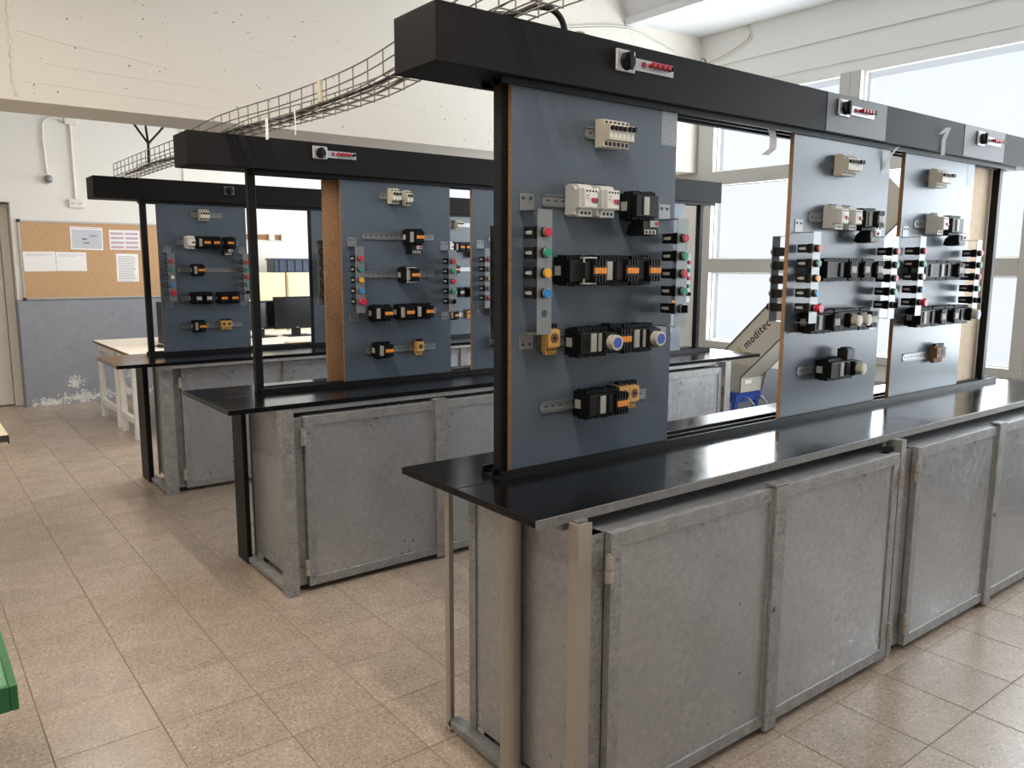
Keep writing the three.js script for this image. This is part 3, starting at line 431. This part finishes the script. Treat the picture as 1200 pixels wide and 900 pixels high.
function cabinet(x0, x1, xm, zf, zb, label, o = {}) {
  const c = thing('cabinet', label, 'cabinet', [x0, 0, (zf + zb) / 2], 'metal bench cabinets'), y0 = 0.05, y1 = 0.842, t = 0.012, zc = zf - 0.03;
  part('carcass', [bb(x0, y0, zb, x0 + t, y1, zc), bb(x1 - t, y0, zb, x1, y1, zc), bb(x0 + t, y0, zb, x1 - t, y0 + t, zc), bb(x0 + t, y1 - t, zb, x1 - t, y1, zc), bb(x0 + t, y0 + t, zb, x1 - t, y1 - t, zb + t)], M.galv, c);
  part('rear_stile', bb(x0 - 0.006, 0.03, zb, x0, y1, zb + 0.035), M.frameMetal, c);
  part('corner_stile', bb(x0 - 0.004, 0.03, zc - 0.035, x0 + 0.051, y1, zc + 0.003), M.frameMetal, c); part('corner_stile', bb(x1 - 0.045, 0.03, zc - 0.035, x1 + 0.004, y1, zc + 0.002), M.frameMetal, c);
  for (const [a, b, left] of [[x0 + 0.052, xm - 0.004, 1], [xm + 0.004, x1, 0]]) {
    const w = 0.042, d0 = zc + 0.004, d1 = zf, lo = 0.026, hi = 0.846;
    const strip = (pts) => { const s = new THREE.Shape(pts.map((p) => new THREE.Vector2(...p))), g = new THREE.ExtrudeGeometry(s, { depth: d1 - d0 - 0.003, bevelEnabled: true, bevelSize: 0.0014, bevelThickness: 0.0015, bevelSegments: 1 }); g.translate(0, 0, d0 + 0.0015); return g; };
    const e = 0.0016;
    const door = part('door', [strip([[a + e, lo + e], [b - e, lo + e], [b - w, lo + w], [a + w, lo + w]]), strip([[a + w, hi - w], [b - w, hi - w], [b - e, hi - e], [a + e, hi - e]]), strip([[a + e, lo + 3 * e], [a + w - e, lo + w + e], [a + w - e, hi - w - e], [a + e, hi - 3 * e]]), strip([[b - w + e, lo + w + e], [b - e, lo + 3 * e], [b - e, hi - 3 * e], [b - w + e, hi - w - e]])], M.frameMetal, c);
    part('door_sheet', bb(a + w - 0.004, lo + w - 0.004, d0 + 0.002, b - w + 0.004, hi - w + 0.004, d1 - 0.006), M.galv, door);
    const hx = left ? a - 0.01 : b + 0.01;
    for (const y of [0.12, 0.75]) part('hinge', [rod([hx, y - 0.035, zf + 0.002], [hx, y - 0.001, zf + 0.002], 0.0125, 10), rod([hx, y + 0.001, zf + 0.002], [hx, y + 0.035, zf + 0.002], 0.0108, 10), rod([hx, y + 0.035, zf + 0.002], [hx, y + 0.042, zf + 0.002], 0.007, 8)], M.pipe, door);
    if (left) { part('closing_strip', cb(xm - 0.034, 0.012, zf - 0.002, xm + 0.028, 0.85, zf + 0.012, 0.003), M.frameMetal, door); part('lock', cz(xm - 0.012, 0.44, zf + 0.01, zf + 0.018, 0.009, 12), M.zinc, door); part('catch_plate', cb(xm - 0.04, 0.848, zf - 0.03, xm + 0.034, 0.858, zf + 0.012, 0.002), M.trimMetal, door); }
  }
  for (const x of [x0 + 0.05, x1 - 0.05]) for (const z of [zf - 0.07, zb + 0.05]) part('foot', [rod([x, 0, z], [x, 0.018, z], 0.028, 14), rod([x, 0.018, z], [x, y0, z], 0.012, 8)], M.rubber, c);
  return c;
}
workbench({ label: 'nearest long workbench with black top, overhead black beam and a round steel pipe leg', x0: 1.24, x1: 4.97, zf: -1.51, zb: -2.19, zs: -1.879, zp: ZP, trimGap: 0, railIn: 0.14, fx: 1.352, fm: 3.0, fr: 4.72, lf: -1.47,
  posts: [1.437, 4.755], by0: 2.066, by1: 2.218, bx0: 1.165, bx1: 5.02, rx0: 1.4, rx1: 4.85,
  switches: [[1.803, 2.197, 1.891, 2.066], [3.035, 2.2, 3.127, 3.309, [2.964, 3.416]], [4.276, 2.197, 4.372, 4.553, [4.15, 4.604]]],
  legs: (b, y) => {
    for (const x of [1.352, 4.69]) { part('rear_leg', [bb(x, 0.012, -2.115, x + 0.005, y, -2.09), bb(x + 0.005, 0.012, -2.115, x + 0.03, y, -2.11), cb(x - 0.004, 0, -2.12, x + 0.03, 0.014, -2.085, 0.003)], M.pipe, b);
      part('front_leg', [bb(x - 0.006, 0.012, -1.505, x, y, -1.468), bb(x, 0.012, -1.474, x + 0.042, y, -1.468), cb(x - 0.01, 0, -1.505, x + 0.03, 0.014, -1.465, 0.003)], M.pipe, b); }
    part('pipe_leg', rod([1.36, 0.02, -1.772], [1.36, y, -1.772], 0.031, 24), M.pipe, b);
    part('middle_leg', bb(3.015, 0, -1.5, 3.05, y, -1.47), M.frameMetal, b); } });
cabinet(1.395, 2.968, 2.2, -1.45, -2.03, 'bare metal two-door cabinet beside the round pipe leg, under the nearest bench');
cabinet(3.06, 4.64, 3.86, -1.45, -2.03, 'bare metal two-door cabinet reflecting the windows, at the window end of the nearest bench');
workbench({ label: 'middle long workbench with black top, black flat leg and overhead black beam', x0: 1.122, x1: 4.965, zf: -3.5, zb: -4.2, zs: -3.86, zp: -3.85, fx: 1.345, fm: 2.95, fr: 4.54, lf: -3.47,
  posts: [1.405, 4.71], by0: 1.986, by1: 2.134, bx0: 1.1, bx1: 4.85, rx0: 1.4, rx1: 4.82, switches: [[1.69, 2.116, 1.766, 1.926]], ss: 0.95,
  stretch: M.frameMetal,
  legs: (b, y) => { for (const x of [1.34, 4.5]) { part('rear_leg', cb(x, 0.0, -4.135, x + 0.025, y, -3.985, 0.003), M.black, b); part('front_leg', [bb(x - 0.004, 0.0, -3.5, x + 0.002, y, -3.44), bb(x + 0.002, 0.0, -3.446, x + 0.054, y, -3.44)], M.frameMetal, b); } } });
cabinet(1.4, 2.93, 2.195, -3.46, -4.03, 'bare metal two-door cabinet beside the black flat leg, under the middle bench');
cabinet(2.99, 4.49, 3.75, -3.46, -4.03, 'bare metal two-door cabinet by the conveyor, under the middle bench');
workbench({ label: 'farthest long workbench with black top, black leg and overhead black beam below the lintel', x0: 1.07, x1: 4.9, zf: -5.45, zb: -6.08, zs: -5.88, zp: -5.87, fx: 1.345, fm: 2.95, fr: 4.54, lf: -5.55,
  posts: [1.39, 4.7], by0: 1.96, by1: 2.1, bx0: 1.083, bx1: 4.85, rx0: 1.37, rx1: 4.8, switches: [[1.912, 2.08]], ss: 0.92, plate: M.darkPlate,
  legs: (b, y) => { for (const x of [1.35, 4.5]) { part('rear_leg', cb(x - 0.02, 0.0, -6.15, x + 0.015, y, -5.95, 0.003), M.black, b); part('front_leg', [bb(x - 0.004, 0.0, -5.59, x + 0.002, y, -5.53), bb(x + 0.002, 0.0, -5.536, x + 0.07, y, -5.53)], M.frameMetal, b); } } });
cabinet(1.425, 2.93, 2.215, -5.55, -6.05, 'bare metal two-door cabinet with a scratched lower edge, under the farthest bench');
cabinet(2.99, 4.49, 3.75, -5.55, -6.05, 'bare metal two-door cabinet under the window end of the farthest bench');

// ---------------------------------------------------------------- cable tray and cables above the benches
{ const path = new THREE.CatmullRomCurve3([[1.385, 2.242, -1.55], [1.37, 2.236, -1.9], [1.352, 2.19, -2.25], [1.335, 2.146, -2.6], [1.31, 2.134, -3.15], [1.275, 2.14, -3.7], [1.262, 2.138, -4.0], [1.25, 2.112, -4.5], [1.245, 2.115, -5.2], [1.236, 2.112, -5.95]].map((p) => new THREE.Vector3(...p)));
  const t = thing('cable_tray', 'sagging wire basket cable tray strung across the tops of the bench beams', 'cable tray', [1.3, 2.1, -3.7]);
  const W = 0.14, Ht = 0.078, off = path.getSpacedPoints(90);
  for (const [dx, dy] of [[0, Ht], [0, Ht / 2], [0, 0], [W / 3, 0], [W * 2 / 3, 0], [W, 0], [W, Ht / 2], [W, Ht]]) part('long_wire', new THREE.TubeGeometry(new THREE.CatmullRomCurve3(off.map((p) => new THREE.Vector3(p.x + dx, p.y + dy, p.z))), 90, 0.0026, 5), M.wire, t);
  for (const p of path.getSpacedPoints(44)) part('cross_wire', [rod([p.x, p.y + Ht + 0.002, p.z], [p.x, p.y - 0.003, p.z], 0.0026, 5), rod([p.x, p.y - 0.004, p.z], [p.x + W, p.y - 0.004, p.z], 0.0026, 5), rod([p.x + W, p.y - 0.003, p.z], [p.x + W, p.y + Ht + 0.002, p.z], 0.0026, 5)], M.wire, t);
  const inTray = (k, dx, dy, r, f0, f1) => { const q = []; for (let i = 0; i <= 30; i++) { const p = path.getPointAt(f0 + (f1 - f0) * i / 30); q.push([p.x + dx + Math.sin(i * 0.7 + k) * 0.008, p.y + dy, p.z]); } return q; };
  single('power_cable', 'black cable lying along the wire tray towards the farthest bench', 'cable', tube(inTray(0, 0.045, 0.009, 0.006, 0.1, 0.98), 0.006, 90), M.cable);
  single('power_cable', 'thin black cable lying against the window side of the wire tray', 'cable', tube(inTray(2, 0.1, 0.008, 0.004, 0.1, 0.75), 0.0042, 80), M.cable);
  single('power_cable', 'thick black cable arching out of the wire tray into the nearest beam', 'cable', tube([[1.44, 2.26, -1.98], [1.5, 2.263, -1.945], [1.56, 2.29, -1.935], [1.62, 2.297, -1.93], [1.66, 2.28, -1.93], [1.68, 2.245, -1.93], [1.683, 2.19, -1.93]], 0.0095, 50, 10), M.cable);
  single('cable_stub', 'grey cable end with a brass gland on top of the nearest beam', 'cable', [tube([[1.695, 2.215, -1.92], [1.71, 2.24, -1.92], [1.74, 2.248, -1.92], [1.76, 2.24, -1.92]], 0.004, 20), rod([1.755, 2.243, -1.92], [1.775, 2.222, -1.92], 0.0095, 10)], M.beigeDark);
  const y = 2.19; const hung = single('suspension_cable', 'black forked suspension cable holding the wire tray behind the lintel', 'cable', [tube([[1.3, 2.12, -5.31], [1.305, 2.2, -5.32], [1.31, 2.26, -5.33]], 0.008, 16), tube([[1.31, 2.26, -5.33], [1.24, 2.36, -5.33], [1.17, 2.47, -5.33], [1.12, 2.6, -5.32], [1.0, 3.5, -5.31]], 0.007, 30), tube([[1.31, 2.26, -5.33], [1.3, 2.37, -5.33], [1.29, 2.6, -5.33], [1.28, 3.7, -5.33]], 0.007, 20), tube([[1.31, 2.26, -5.33], [1.38, 2.34, -5.33], [1.45, 2.43, -5.33], [1.6, 2.7, -5.32], [1.8, 3.7, -5.31]], 0.007, 30)], M.cable);
  const tag = (p, h, w, label, bend = 0) => { const q = path.getPointAt(p), n = 6, g = []; for (let i = 0; i < n; i++) { const y0 = q.y + 0.005 - h * i / n, y1 = q.y + 0.005 - h * (i + 1) / n, f = (k) => bend * Math.sin(k / n * 3); g.push(bb(q.x - 0.004, y1, q.z + f(i), q.x - 0.0025, y0, q.z + f(i) + w)); } return single('paper_tag', label, 'tag', g, M.paper); };
  tag(0.415, 0.085, 0.028, 'wide white paper tag hanging from the wire tray'); tag(0.355, 0.095, 0.008, 'narrow white paper strip hanging from the wire tray', 0.004); tag(0.155, 0.075, 0.006, 'thin curled white strip hanging from the tray by the nearest beam', 0.012);
  const q = path.getPointAt(0.305); single('tray_coupler', 'brass coated clip joining two lengths of wire tray', 'clip', [cb(q.x - 0.01, q.y, q.z - 0.012, q.x + 0.004, q.y + 0.082, q.z + 0.012, 0.003)], M.beigeDark);
}
// curled stickers on the nearest bench's beam
{ const o = thing('peeling_label', 'curled white paper label peeling off the nearest beam between the grey covers', 'label', [3.86, 2.1, -1.838]);
  peel(o, [[0, 0.04, 0.012], [0.03, 0.07, 0.03], [0.06, 0.07, 0.02], [0.055, 0.02, 0.004], [0.05, -0.05, 0.006]], [0.03, 0.004, 0.004]).name = 'paper_strip';
  const o2 = thing('peeling_label', 'curled paper strip hanging below the nearest beam between two panels', 'label', [2.6, 2.0, -1.9]);
  peel(o2, [[0.07, 0.06, 0], [0.075, 0.02, 0.01], [0.06, -0.02, 0.02], [0.0, -0.05, 0.03]], [0.03, 0.0, 0.01]).name = 'paper_strip'; }

// ---------------------------------------------------------------- back of the room
{ const z = ZB, c = thing('cork_board', 'large cork notice board in an aluminium frame on the back wall', 'notice board', [1.1, 1.15, z]);
  part('cork_sheet', bb(1.11, 1.165, z + 0.004, 2.7, 1.965, z + 0.016), M.cork, c);
  for (const g of [bb(1.095, 1.15, z + 0.002, 2.715, 1.167, z + 0.026), bb(1.095, 1.963, z + 0.002, 2.715, 1.98, z + 0.026), bb(1.095, 1.167, z + 0.002, 1.112, 1.963, z + 0.026), bb(2.698, 1.167, z + 0.002, 2.715, 1.963, z + 0.026)]) part('frame_bar', g, M.alu, c);
  for (const [x, y] of [[1.104, 1.972], [1.104, 1.158], [2.706, 1.972], [2.706, 1.158]]) part('corner_cap', cb(x - 0.016, y - 0.016, z + 0.001, x + 0.016, y + 0.016, z + 0.03, 0.003), M.darkGrey, c);
  const sheet = (x0, y0, x1, y1, label, draw, rot = 0) => { const g = new THREE.BoxGeometry(x1 - x0, y1 - y0, 0.001); g.rotateZ(rot); g.translate((x0 + x1) / 2, (y0 + y1) / 2, z + 0.0175); const m = single('notice_sheet', label, 'notice', g, new THREE.MeshStandardMaterial({ map: canvasTex(256, 192, (k, w, h) => { k.fillStyle = '#f2f1f1'; k.fillRect(0, 0, w, h); draw(k, w, h); }), roughness: 0.8 }), 'notices on the cork board', true); };
  sheet(1.575, 1.679, 1.894, 1.925, 'printed timetable with a red heading and shaded blocks pinned to the cork board', (k, w, h) => { k.fillStyle = '#b24a55'; for (let x = 8; x < w - 8; x += 12) k.fillRect(x, 6, 7, 5); k.fillStyle = '#c9ccd4'; k.fillRect(10, 24, w - 20, h - 34); k.strokeStyle = '#8a8f9c'; for (let y = 24; y < h - 8; y += 18) { k.beginPath(); k.moveTo(10, y); k.lineTo(w - 10, y); k.stroke(); } k.fillStyle = '#6a7080'; k.fillRect(90, 96, 40, 12); k.fillRect(150, 70, 60, 8); k.fillRect(100, 130, 50, 10); }, -0.02);
  sheet(1.96, 1.684, 2.273, 1.9, 'pair of printed tables with purple rows pinned to the cork board', (k, w, h) => { for (const x0 of [10, 134]) { k.fillStyle = '#c9a9bd'; for (let y = 24; y < h - 20; y += 44) k.fillRect(x0, y, 108, 22); k.strokeStyle = '#8c7f92'; for (let y = 14; y < h - 8; y += 15) { k.beginPath(); k.moveTo(x0, y); k.lineTo(x0 + 108, y); k.stroke(); } } k.fillStyle = '#bcbcc0'; k.fillRect(126, 0, 3, h); });
  sheet(1.12, 1.447, 1.42, 1.655, 'pale landscape sheet pinned at the frame end of the cork board', (k, w) => { k.fillStyle = '#a8a8b0'; k.fillRect(20, 26, w - 40, 4); k.fillRect(20, 40, w - 90, 3); }, 0.01);
  sheet(1.425, 1.45, 1.716, 1.652, 'pale landscape sheet beside another, below the timetable', (k, w) => { k.fillStyle = '#a8a8b0'; k.fillRect(20, 26, w - 40, 4); k.fillRect(20, 40, w - 110, 3); }, -0.01);
  sheet(2.013, 1.33, 2.242, 1.64, 'upright sheet of close typed lines pinned below the purple tables', (k, w, h) => { k.fillStyle = '#9a9aa4'; for (let y = 18; y < h - 10; y += 9) k.fillRect(20, y, w - 40 - rr(0, 40), 3); }, -0.015);
}
single('bell_conduit', 'white curved conduit ending in a grey bell on the back wall', 'conduit', [tube([[1.595, 3.03, ZB + 0.02], [1.5, 3.045, ZB + 0.02], [1.41, 3.0, ZB + 0.02], [1.39, 2.85, ZB + 0.02], [1.405, 2.46, ZB + 0.02]], 0.011, 40)], M.plasticWhite);
{ const o = thing('wall_bell', 'small grey round bell on the back wall above the cork board', 'bell', [1.409, 2.41, ZB]); put('bell_dome', (() => { const g = new THREE.SphereGeometry(0.042, 20, 12); g.scale(1, 1, 0.8); g.translate(0, 0, 0.045); return g; })(), M.steel, o); put('base', cz(0, 0, 0, 0.03, 0.05), M.plasticWhite, o); }
single('socket_conduit', 'straight white conduit running down to the double wall socket', 'conduit', [rod([1.655, 2.22, ZB + 0.016], [1.655, 3.03, ZB + 0.016], 0.012), cb(1.6, 2.99, ZB, 1.72, 3.06, ZB + 0.04, 0.006)], M.plasticWhite);
{ const o = thing('wall_socket', 'white double wall socket above the cork board', 'socket', [1.66, 2.17, ZB]);
  put('housing', cb(-0.075, -0.045, 0, 0.075, 0.045, 0.035, 0.006), M.plasticWhite, o); for (const x of [-0.036, 0.036]) { const r = put('outlet', cz(x, 0, 0.033, 0.038, 0.026), M.ivory, o); put('pin_hole', [cz(x - 0.009, 0, 0.037, 0.0388, 0.005, 8), cz(x + 0.009, 0, 0.037, 0.0388, 0.005, 8)], M.plastic, r); } }
single('wall_trunking', 'narrow white trunking running down the back wall behind the bench beams', 'trunking', [bb(2.79, 0, ZB, 2.81, 3.3, ZB + 0.015)], M.plasticWhite);
{ const o = thing('socket_rail', 'brown wooden strip with two white sockets on the back wall', 'socket strip', [3.6, 1.86, ZB]); put('wood_strip', cb(-0.15, -0.03, 0, 0.38, 0.03, 0.02, 0.003), S('#9a6d45', 0.7), o); for (const x of [0.2, 0.36]) put('socket', cb(x - 0.035, -0.04, 0.02, x + 0.035, 0.04, 0.05, 0.005), M.plasticWhite, o); }
// tables, monitors and storage behind the farthest bench
function legTable(label, x0, x1, z0, z1, y) {
  const o = thing('lab_table', label, 'table', [x0, 0, z0]);
  part('table_top', cb(x0, y - 0.03, z1, x1, y, z0, 0.003), M.tableTop, o); part('top_edging', [bb(x0 - 0.003, y - 0.024, z1 + 0.004, x0, y - 0.006, z0), bb(x0, y - 0.024, z0, x1, y - 0.006, z0 + 0.003)], S('#6f5138', 0.6), o);
  part('apron', [bb(x0 + 0.06, y - 0.1, z0 - 0.1, x1 - 0.06, y - 0.03, z0 - 0.07), bb(x0 + 0.06, y - 0.1, z1 + 0.08, x0 + 0.09, y - 0.03, z0 - 0.07)], M.whitePaint, o);
  for (const x of [x0 + 0.02, x1 - 0.07]) { for (const z of [z0 - 0.06, z1 + 0.1]) part('leg', cb(x, 0, z - 0.05, x + 0.05, y - 0.03, z, 0.004), M.whitePaint, o); part('foot_rail', [bb(x, 0.14, z1 + 0.1, x + 0.04, 0.19, z0 - 0.11)], M.whitePaint, o); part('side_rail', bb(x + 0.005, y - 0.09, z1 + 0.1, x + 0.045, y - 0.03, z0 - 0.11), M.whitePaint, o); }
}
legTable('cream-topped table with white legs just behind the farthest bench', 1.56, 4.3, -7.38, -8.04, 0.77);
legTable('cream-topped table with white legs against its twin, nearer the cork board', 1.56, 4.3, -8.06, -8.95, 0.77);
single('charger_cable', 'tangle of black cable lying on the cream table', 'cable', tube([...Array(26)].map((_, i) => [1.92 + 0.1 * Math.cos(i * 1.1) + i * 0.006, 0.782 + 0.006 * (i % 3), -7.75 + 0.06 * Math.sin(i * 1.3)]), 0.007, 160, 6), M.cable);
{ const o = thing('tower_computer', 'black tower computer on the cream table behind the far post', 'computer', [2.02, 0.77, -7.95]); put('case', cb(0, 0, -0.36, 0.17, 0.4, 0, 0.006), M.plastic, o); put('front_panel', cb(0.01, 0.02, 0, 0.16, 0.38, 0.012, 0.004), M.darkGrey, o); put('drive_slot', [bb(0.02, 0.3, 0.012, 0.15, 0.33, 0.014), cz(0.14, 0.22, 0.012, 0.016, 0.01, 10)], M.lightGrey, o); }
function monitor(label, x, z, w, h, rot) { const o = thing('monitor', label, 'monitor', [x, 0.77, z]); o.rotation.y = rot; put('bezel', [cb(-w / 2, 0.08, -0.02, w / 2, 0.08 + h, 0.02, 0.006)], M.plastic, o); put('screen', bb(-w / 2 + 0.02, 0.11, 0.0195, w / 2 - 0.02, 0.06 + h, 0.021), M.screen, o); put('stand', [cb(-0.05, 0.01, -0.04, 0.05, 0.14, -0.015, 0.004), cb(-0.13, 0, -0.1, 0.13, 0.014, 0.1, 0.006)], M.plastic, o); put('logo', bb(-0.015, 0.09, 0.02, 0.015, 0.096, 0.0208), M.lightGrey, o); }
monitor('wide black monitor on the cream table below the cream boxes', 3.42, -8.25, 0.5, 0.34, 0); monitor('narrow black monitor tilted beside the wide one', 3.05, -8.3, 0.36, 0.3, 0.25); monitor('black monitor hidden behind the blue-grey panels', 2.5, -8.2, 0.48, 0.34, 0);
single('cardboard_panel', 'flat light board lying at the front edge of the cream table', 'board', [cb(3.0, 0.771, -7.56, 4.0, 0.785, -7.42, 0.002)], M.paleChip);
function creamBox(x0, x1, label) { const o = thing('storage_cabinet', label, 'cabinet', [x0, 0, -9.85], 'cream cabinets'); put('body', cb(0, 0, 0, x1 - x0, 1.43, 0.4, 0.004), M.cream, o); put('door', cb(0.01, 0.02, 0.4, x1 - x0 - 0.01, 1.41, 0.418, 0.003), M.cream, o); put('handle', cb(x1 - x0 - 0.05, 1.0, 0.418, x1 - x0 - 0.035, 1.12, 0.435, 0.003), M.lightGrey, o); }
creamBox(3.05, 3.79, 'cream storage cabinet with a darker gap beside its twin, behind the monitors'); creamBox(3.81, 4.55, 'cream storage cabinet under the dark plastic crate');
{ const o = thing('plastic_crate', 'dark blue ribbed plastic crate on the cream cabinets', 'crate', [3.66, 1.43, -9.7]); put('tub', [cb(0, 0, 0, 0.5, 0.16, 0.25, 0.01)], M.navy, o); for (let k = 0; k < 5; k++) put('rib', cb(0.06 + k * 0.1, 0.01, 0.25, 0.09 + k * 0.1, 0.15, 0.262, 0.003), M.navy, o); put('rim', cb(-0.012, 0.145, -0.01, 0.512, 0.168, 0.27, 0.005), M.navy, o); }

// ---------------------------------------------------------------- inclined conveyor by the windows
{ const x0 = 5.2, x1 = 5.47, o = thing('belt_conveyor', 'inclined beige metal conveyor with a blue wheeled base by the windows', 'conveyor', [x0, 0, -4.02]);
  const A = [[-4.2, 0.55], [-4.2, 0.672], [-2.75, 2.107], [-2.56, 1.925], [-3.832, 0.668], [-3.832, 0.55]];   // (z, y) outline of the chute
  for (const x of [x0, x1 - 0.004]) part('chute_side', sweepX(A, x, x + 0.004), M.conveyor, o);
  part('belt', sweepX([[-4.17, 0.63], [-2.79, 2.0], [-2.78, 1.99], [-4.16, 0.62]], x0 + 0.004, x1 - 0.004), M.rubber, o);
  part('chute_bottom', sweepX([[-3.84, 0.667], [-2.566, 1.926], [-2.561, 1.92], [-3.835, 0.66]], x0 + 0.004, x1 - 0.004), M.conveyor, o);
  for (const z of [-4.2, -3.837]) part('chute_end', bb(x0 + 0.004, 0.55, z, x1 - 0.004, 0.66, z + 0.005), M.conveyor, o);
  for (const [p, q] of [[[x0 - 0.003, 0.672, -4.2], [x0 - 0.003, 2.107, -2.75]], [[x0 - 0.004, 0.668, -3.832], [x0 - 0.004, 1.925, -2.56]], [[x0 - 0.003, 0.55, -3.832], [x0 - 0.003, 0.668, -3.832]], [[x1 + 0.003, 0.55, -3.832], [x1 + 0.003, 0.7, -3.8]], [[x1 + 0.003, 0.668, -3.832], [x1 + 0.003, 1.925, -2.56]]]) part('edge_flange', rod(p, q, 0.006, 8), S('#6e6a62', 0.5, 0.3), o);
  part('base_frame', [cb(x0 - 0.02, 0.47, -4.22, x0 + 0.02, 0.55, -3.85, 0.004), cb(x1 - 0.01, 0.47, -4.22, x1 + 0.03, 0.55, -3.85, 0.004), cb(x0 + 0.02, 0.47, -3.89, x1 - 0.01, 0.55, -3.85, 0.004), cb(x0 + 0.02, 0.47, -4.22, x1 - 0.01, 0.55, -4.18, 0.004), ...[x0, x1].flatMap((x) => [-4.19, -3.88].map((z) => cb(x - 0.018, 0.13, z - 0.018, x + 0.018, 0.48, z + 0.018, 0.003)))], M.blueMetal, o);
  for (const x of [x0, x1]) for (const z of [-4.19, -3.88]) { const g = new THREE.CylinderGeometry(0.06, 0.06, 0.03, 20); g.rotateZ(Math.PI / 2); g.translate(x, 0.06, z); part('wheel', [g, cb(x - 0.024, 0.06, z - 0.012, x + 0.024, 0.14, z + 0.012, 0.003)], M.rubber, o); }
  for (const x of [x0 + 0.06, x1 - 0.04]) part('crank_handle', tube([[x, 0.5, -3.85], [x + 0.01, 0.5, -3.8], [x + 0.03, 0.45, -3.76]], 0.008, 16), M.zinc, o);
  const logo = canvasTex(512, 128, (g, w, h) => { g.fillStyle = '#cdc8bc'; g.fillRect(0, 0, w, h); g.strokeStyle = '#3a3a38'; g.lineWidth = 5; g.beginPath(); g.arc(62, 70, 40, 0.6, 2.6); g.stroke(); g.beginPath(); g.arc(62, 70, 40, 3.6, 5.2); g.stroke(); g.fillStyle = '#c8a91e'; g.beginPath(); g.arc(62, 64, 20, 0, 7); g.fill(); g.fillStyle = '#1f1f1f'; g.font = 'bold 84px sans-serif'; g.textBaseline = 'middle'; g.fillText('moditec', 118, 62, 380); });
  const lg = new THREE.PlaneGeometry(0.46, 0.115); lg.rotateY(-Math.PI / 2); lg.rotateX(-0.78); lg.translate(x0 - 0.0012, 1.0, -3.72);
  part('maker_logo', lg, new THREE.MeshStandardMaterial({ map: logo, roughness: 0.5, metalness: 0.25 }), o, true);
  part('warning_sticker', [bb(x0 + 0.06, 0.615, -3.8318, x0 + 0.14, 0.645, -3.831)], M.paper, o);
}
// ---------------------------------------------------------------- tables at the left edge of the view
{ const x1 = 0.122, z0 = -1.72, y = 0.74, o = thing('green_workbench', 'green metal workbench corner beside the aisle', 'workbench', [x1 - 0.6, 0, z0 - 0.6]);
  part('table_top', cb(x1 - 1.2, y - 0.006, z0 - 1.3, x1, y, z0, 0.002), M.greenTop, o); part('raised_rim', [cb(x1 - 0.012, y - 0.045, z0 - 1.3, x1 + 0.002, y + 0.006, z0 + 0.002, 0.002), cb(x1 - 1.2, y - 0.045, z0 - 0.01, x1 - 0.012, y + 0.006, z0 + 0.002, 0.002)], M.greenPaint, o);
  for (const [x, z] of [[x1 - 0.08, z0 - 0.08], [x1 - 0.08, z0 - 1.25], [x1 - 1.15, z0 - 0.08], [x1 - 1.15, z0 - 1.25]]) part('leg', cb(x - 0.025, 0, z - 0.025, x + 0.025, y - 0.006, z + 0.025, 0.004), M.darkGrey, o); }
{ const x1 = 0.372, z0 = -4.35, y = 0.75, o = thing('side_table', 'pale topped table with a dark metal edge, before the door', 'table', [x1 - 0.5, 0, z0 - 0.5]);
  part('table_top', cb(x1 - 1.2, y - 0.02, z0 - 0.8, x1, y, z0, 0.002), M.cream, o); part('edge_strip', [cb(x1 - 0.004, y - 0.045, z0 - 0.8, x1 + 0.002, y - 0.004, z0 + 0.002, 0.001), cb(x1 - 1.2, y - 0.035, z0 - 0.006, x1, y - 0.004, z0 + 0.002, 0.001)], S('#3b3a34', 0.5), o);
  for (const [x, z] of [[x1 - 0.5, z0 - 0.2], [x1 - 0.5, z0 - 0.7], [x1 - 1.15, z0 - 0.2], [x1 - 1.15, z0 - 0.7]]) part('leg', cb(x - 0.02, 0, z - 0.02, x + 0.02, y - 0.02, z + 0.02, 0.003), M.darkGrey, o); }
// cables pinned along the lintel and round the corner by the windows
single('wall_cable', 'pair of thin white cables stapled along the top of the lintel to the window corner', 'cable', [0, 0.018].map((k) => tube([[3.3, 3.12 - k, ZL + 0.008], [4.2, 3.32 - k, ZL + 0.008], [4.9, 3.43 - k, ZL + 0.008], [5.3, 3.37 - k, ZL + 0.008], [5.65, 3.3 - k, ZL + 0.01], [5.775, 3.28 - k, ZL + 0.06], [5.79, 3.32 - k, ZL + 0.3], [5.79, 3.42 - k, ZL + 0.52 + k], [5.79, 3.49, ZL + 0.46 + k]], 0.006, 80, 6)), M.plasticWhite);
single('loose_wire', 'loose thin white wire loop dangling from the lintel below a rib', 'cable', tube([[4.87, 3.42, ZL + 0.012], [4.93, 3.4, ZL + 0.015], [4.95, 3.32, ZL + 0.015], [4.93, 3.24, ZL + 0.015]], 0.003, 24, 5), M.plasticWhite);
single('hook_ring', 'small wire loop standing on the nearest beam', 'hook', (() => { const g = new THREE.TorusGeometry(0.013, 0.0025, 6, 20); g.translate(2.24, 2.222, -1.86); return g; })(), M.wire);

renderer.render(scene, camera);
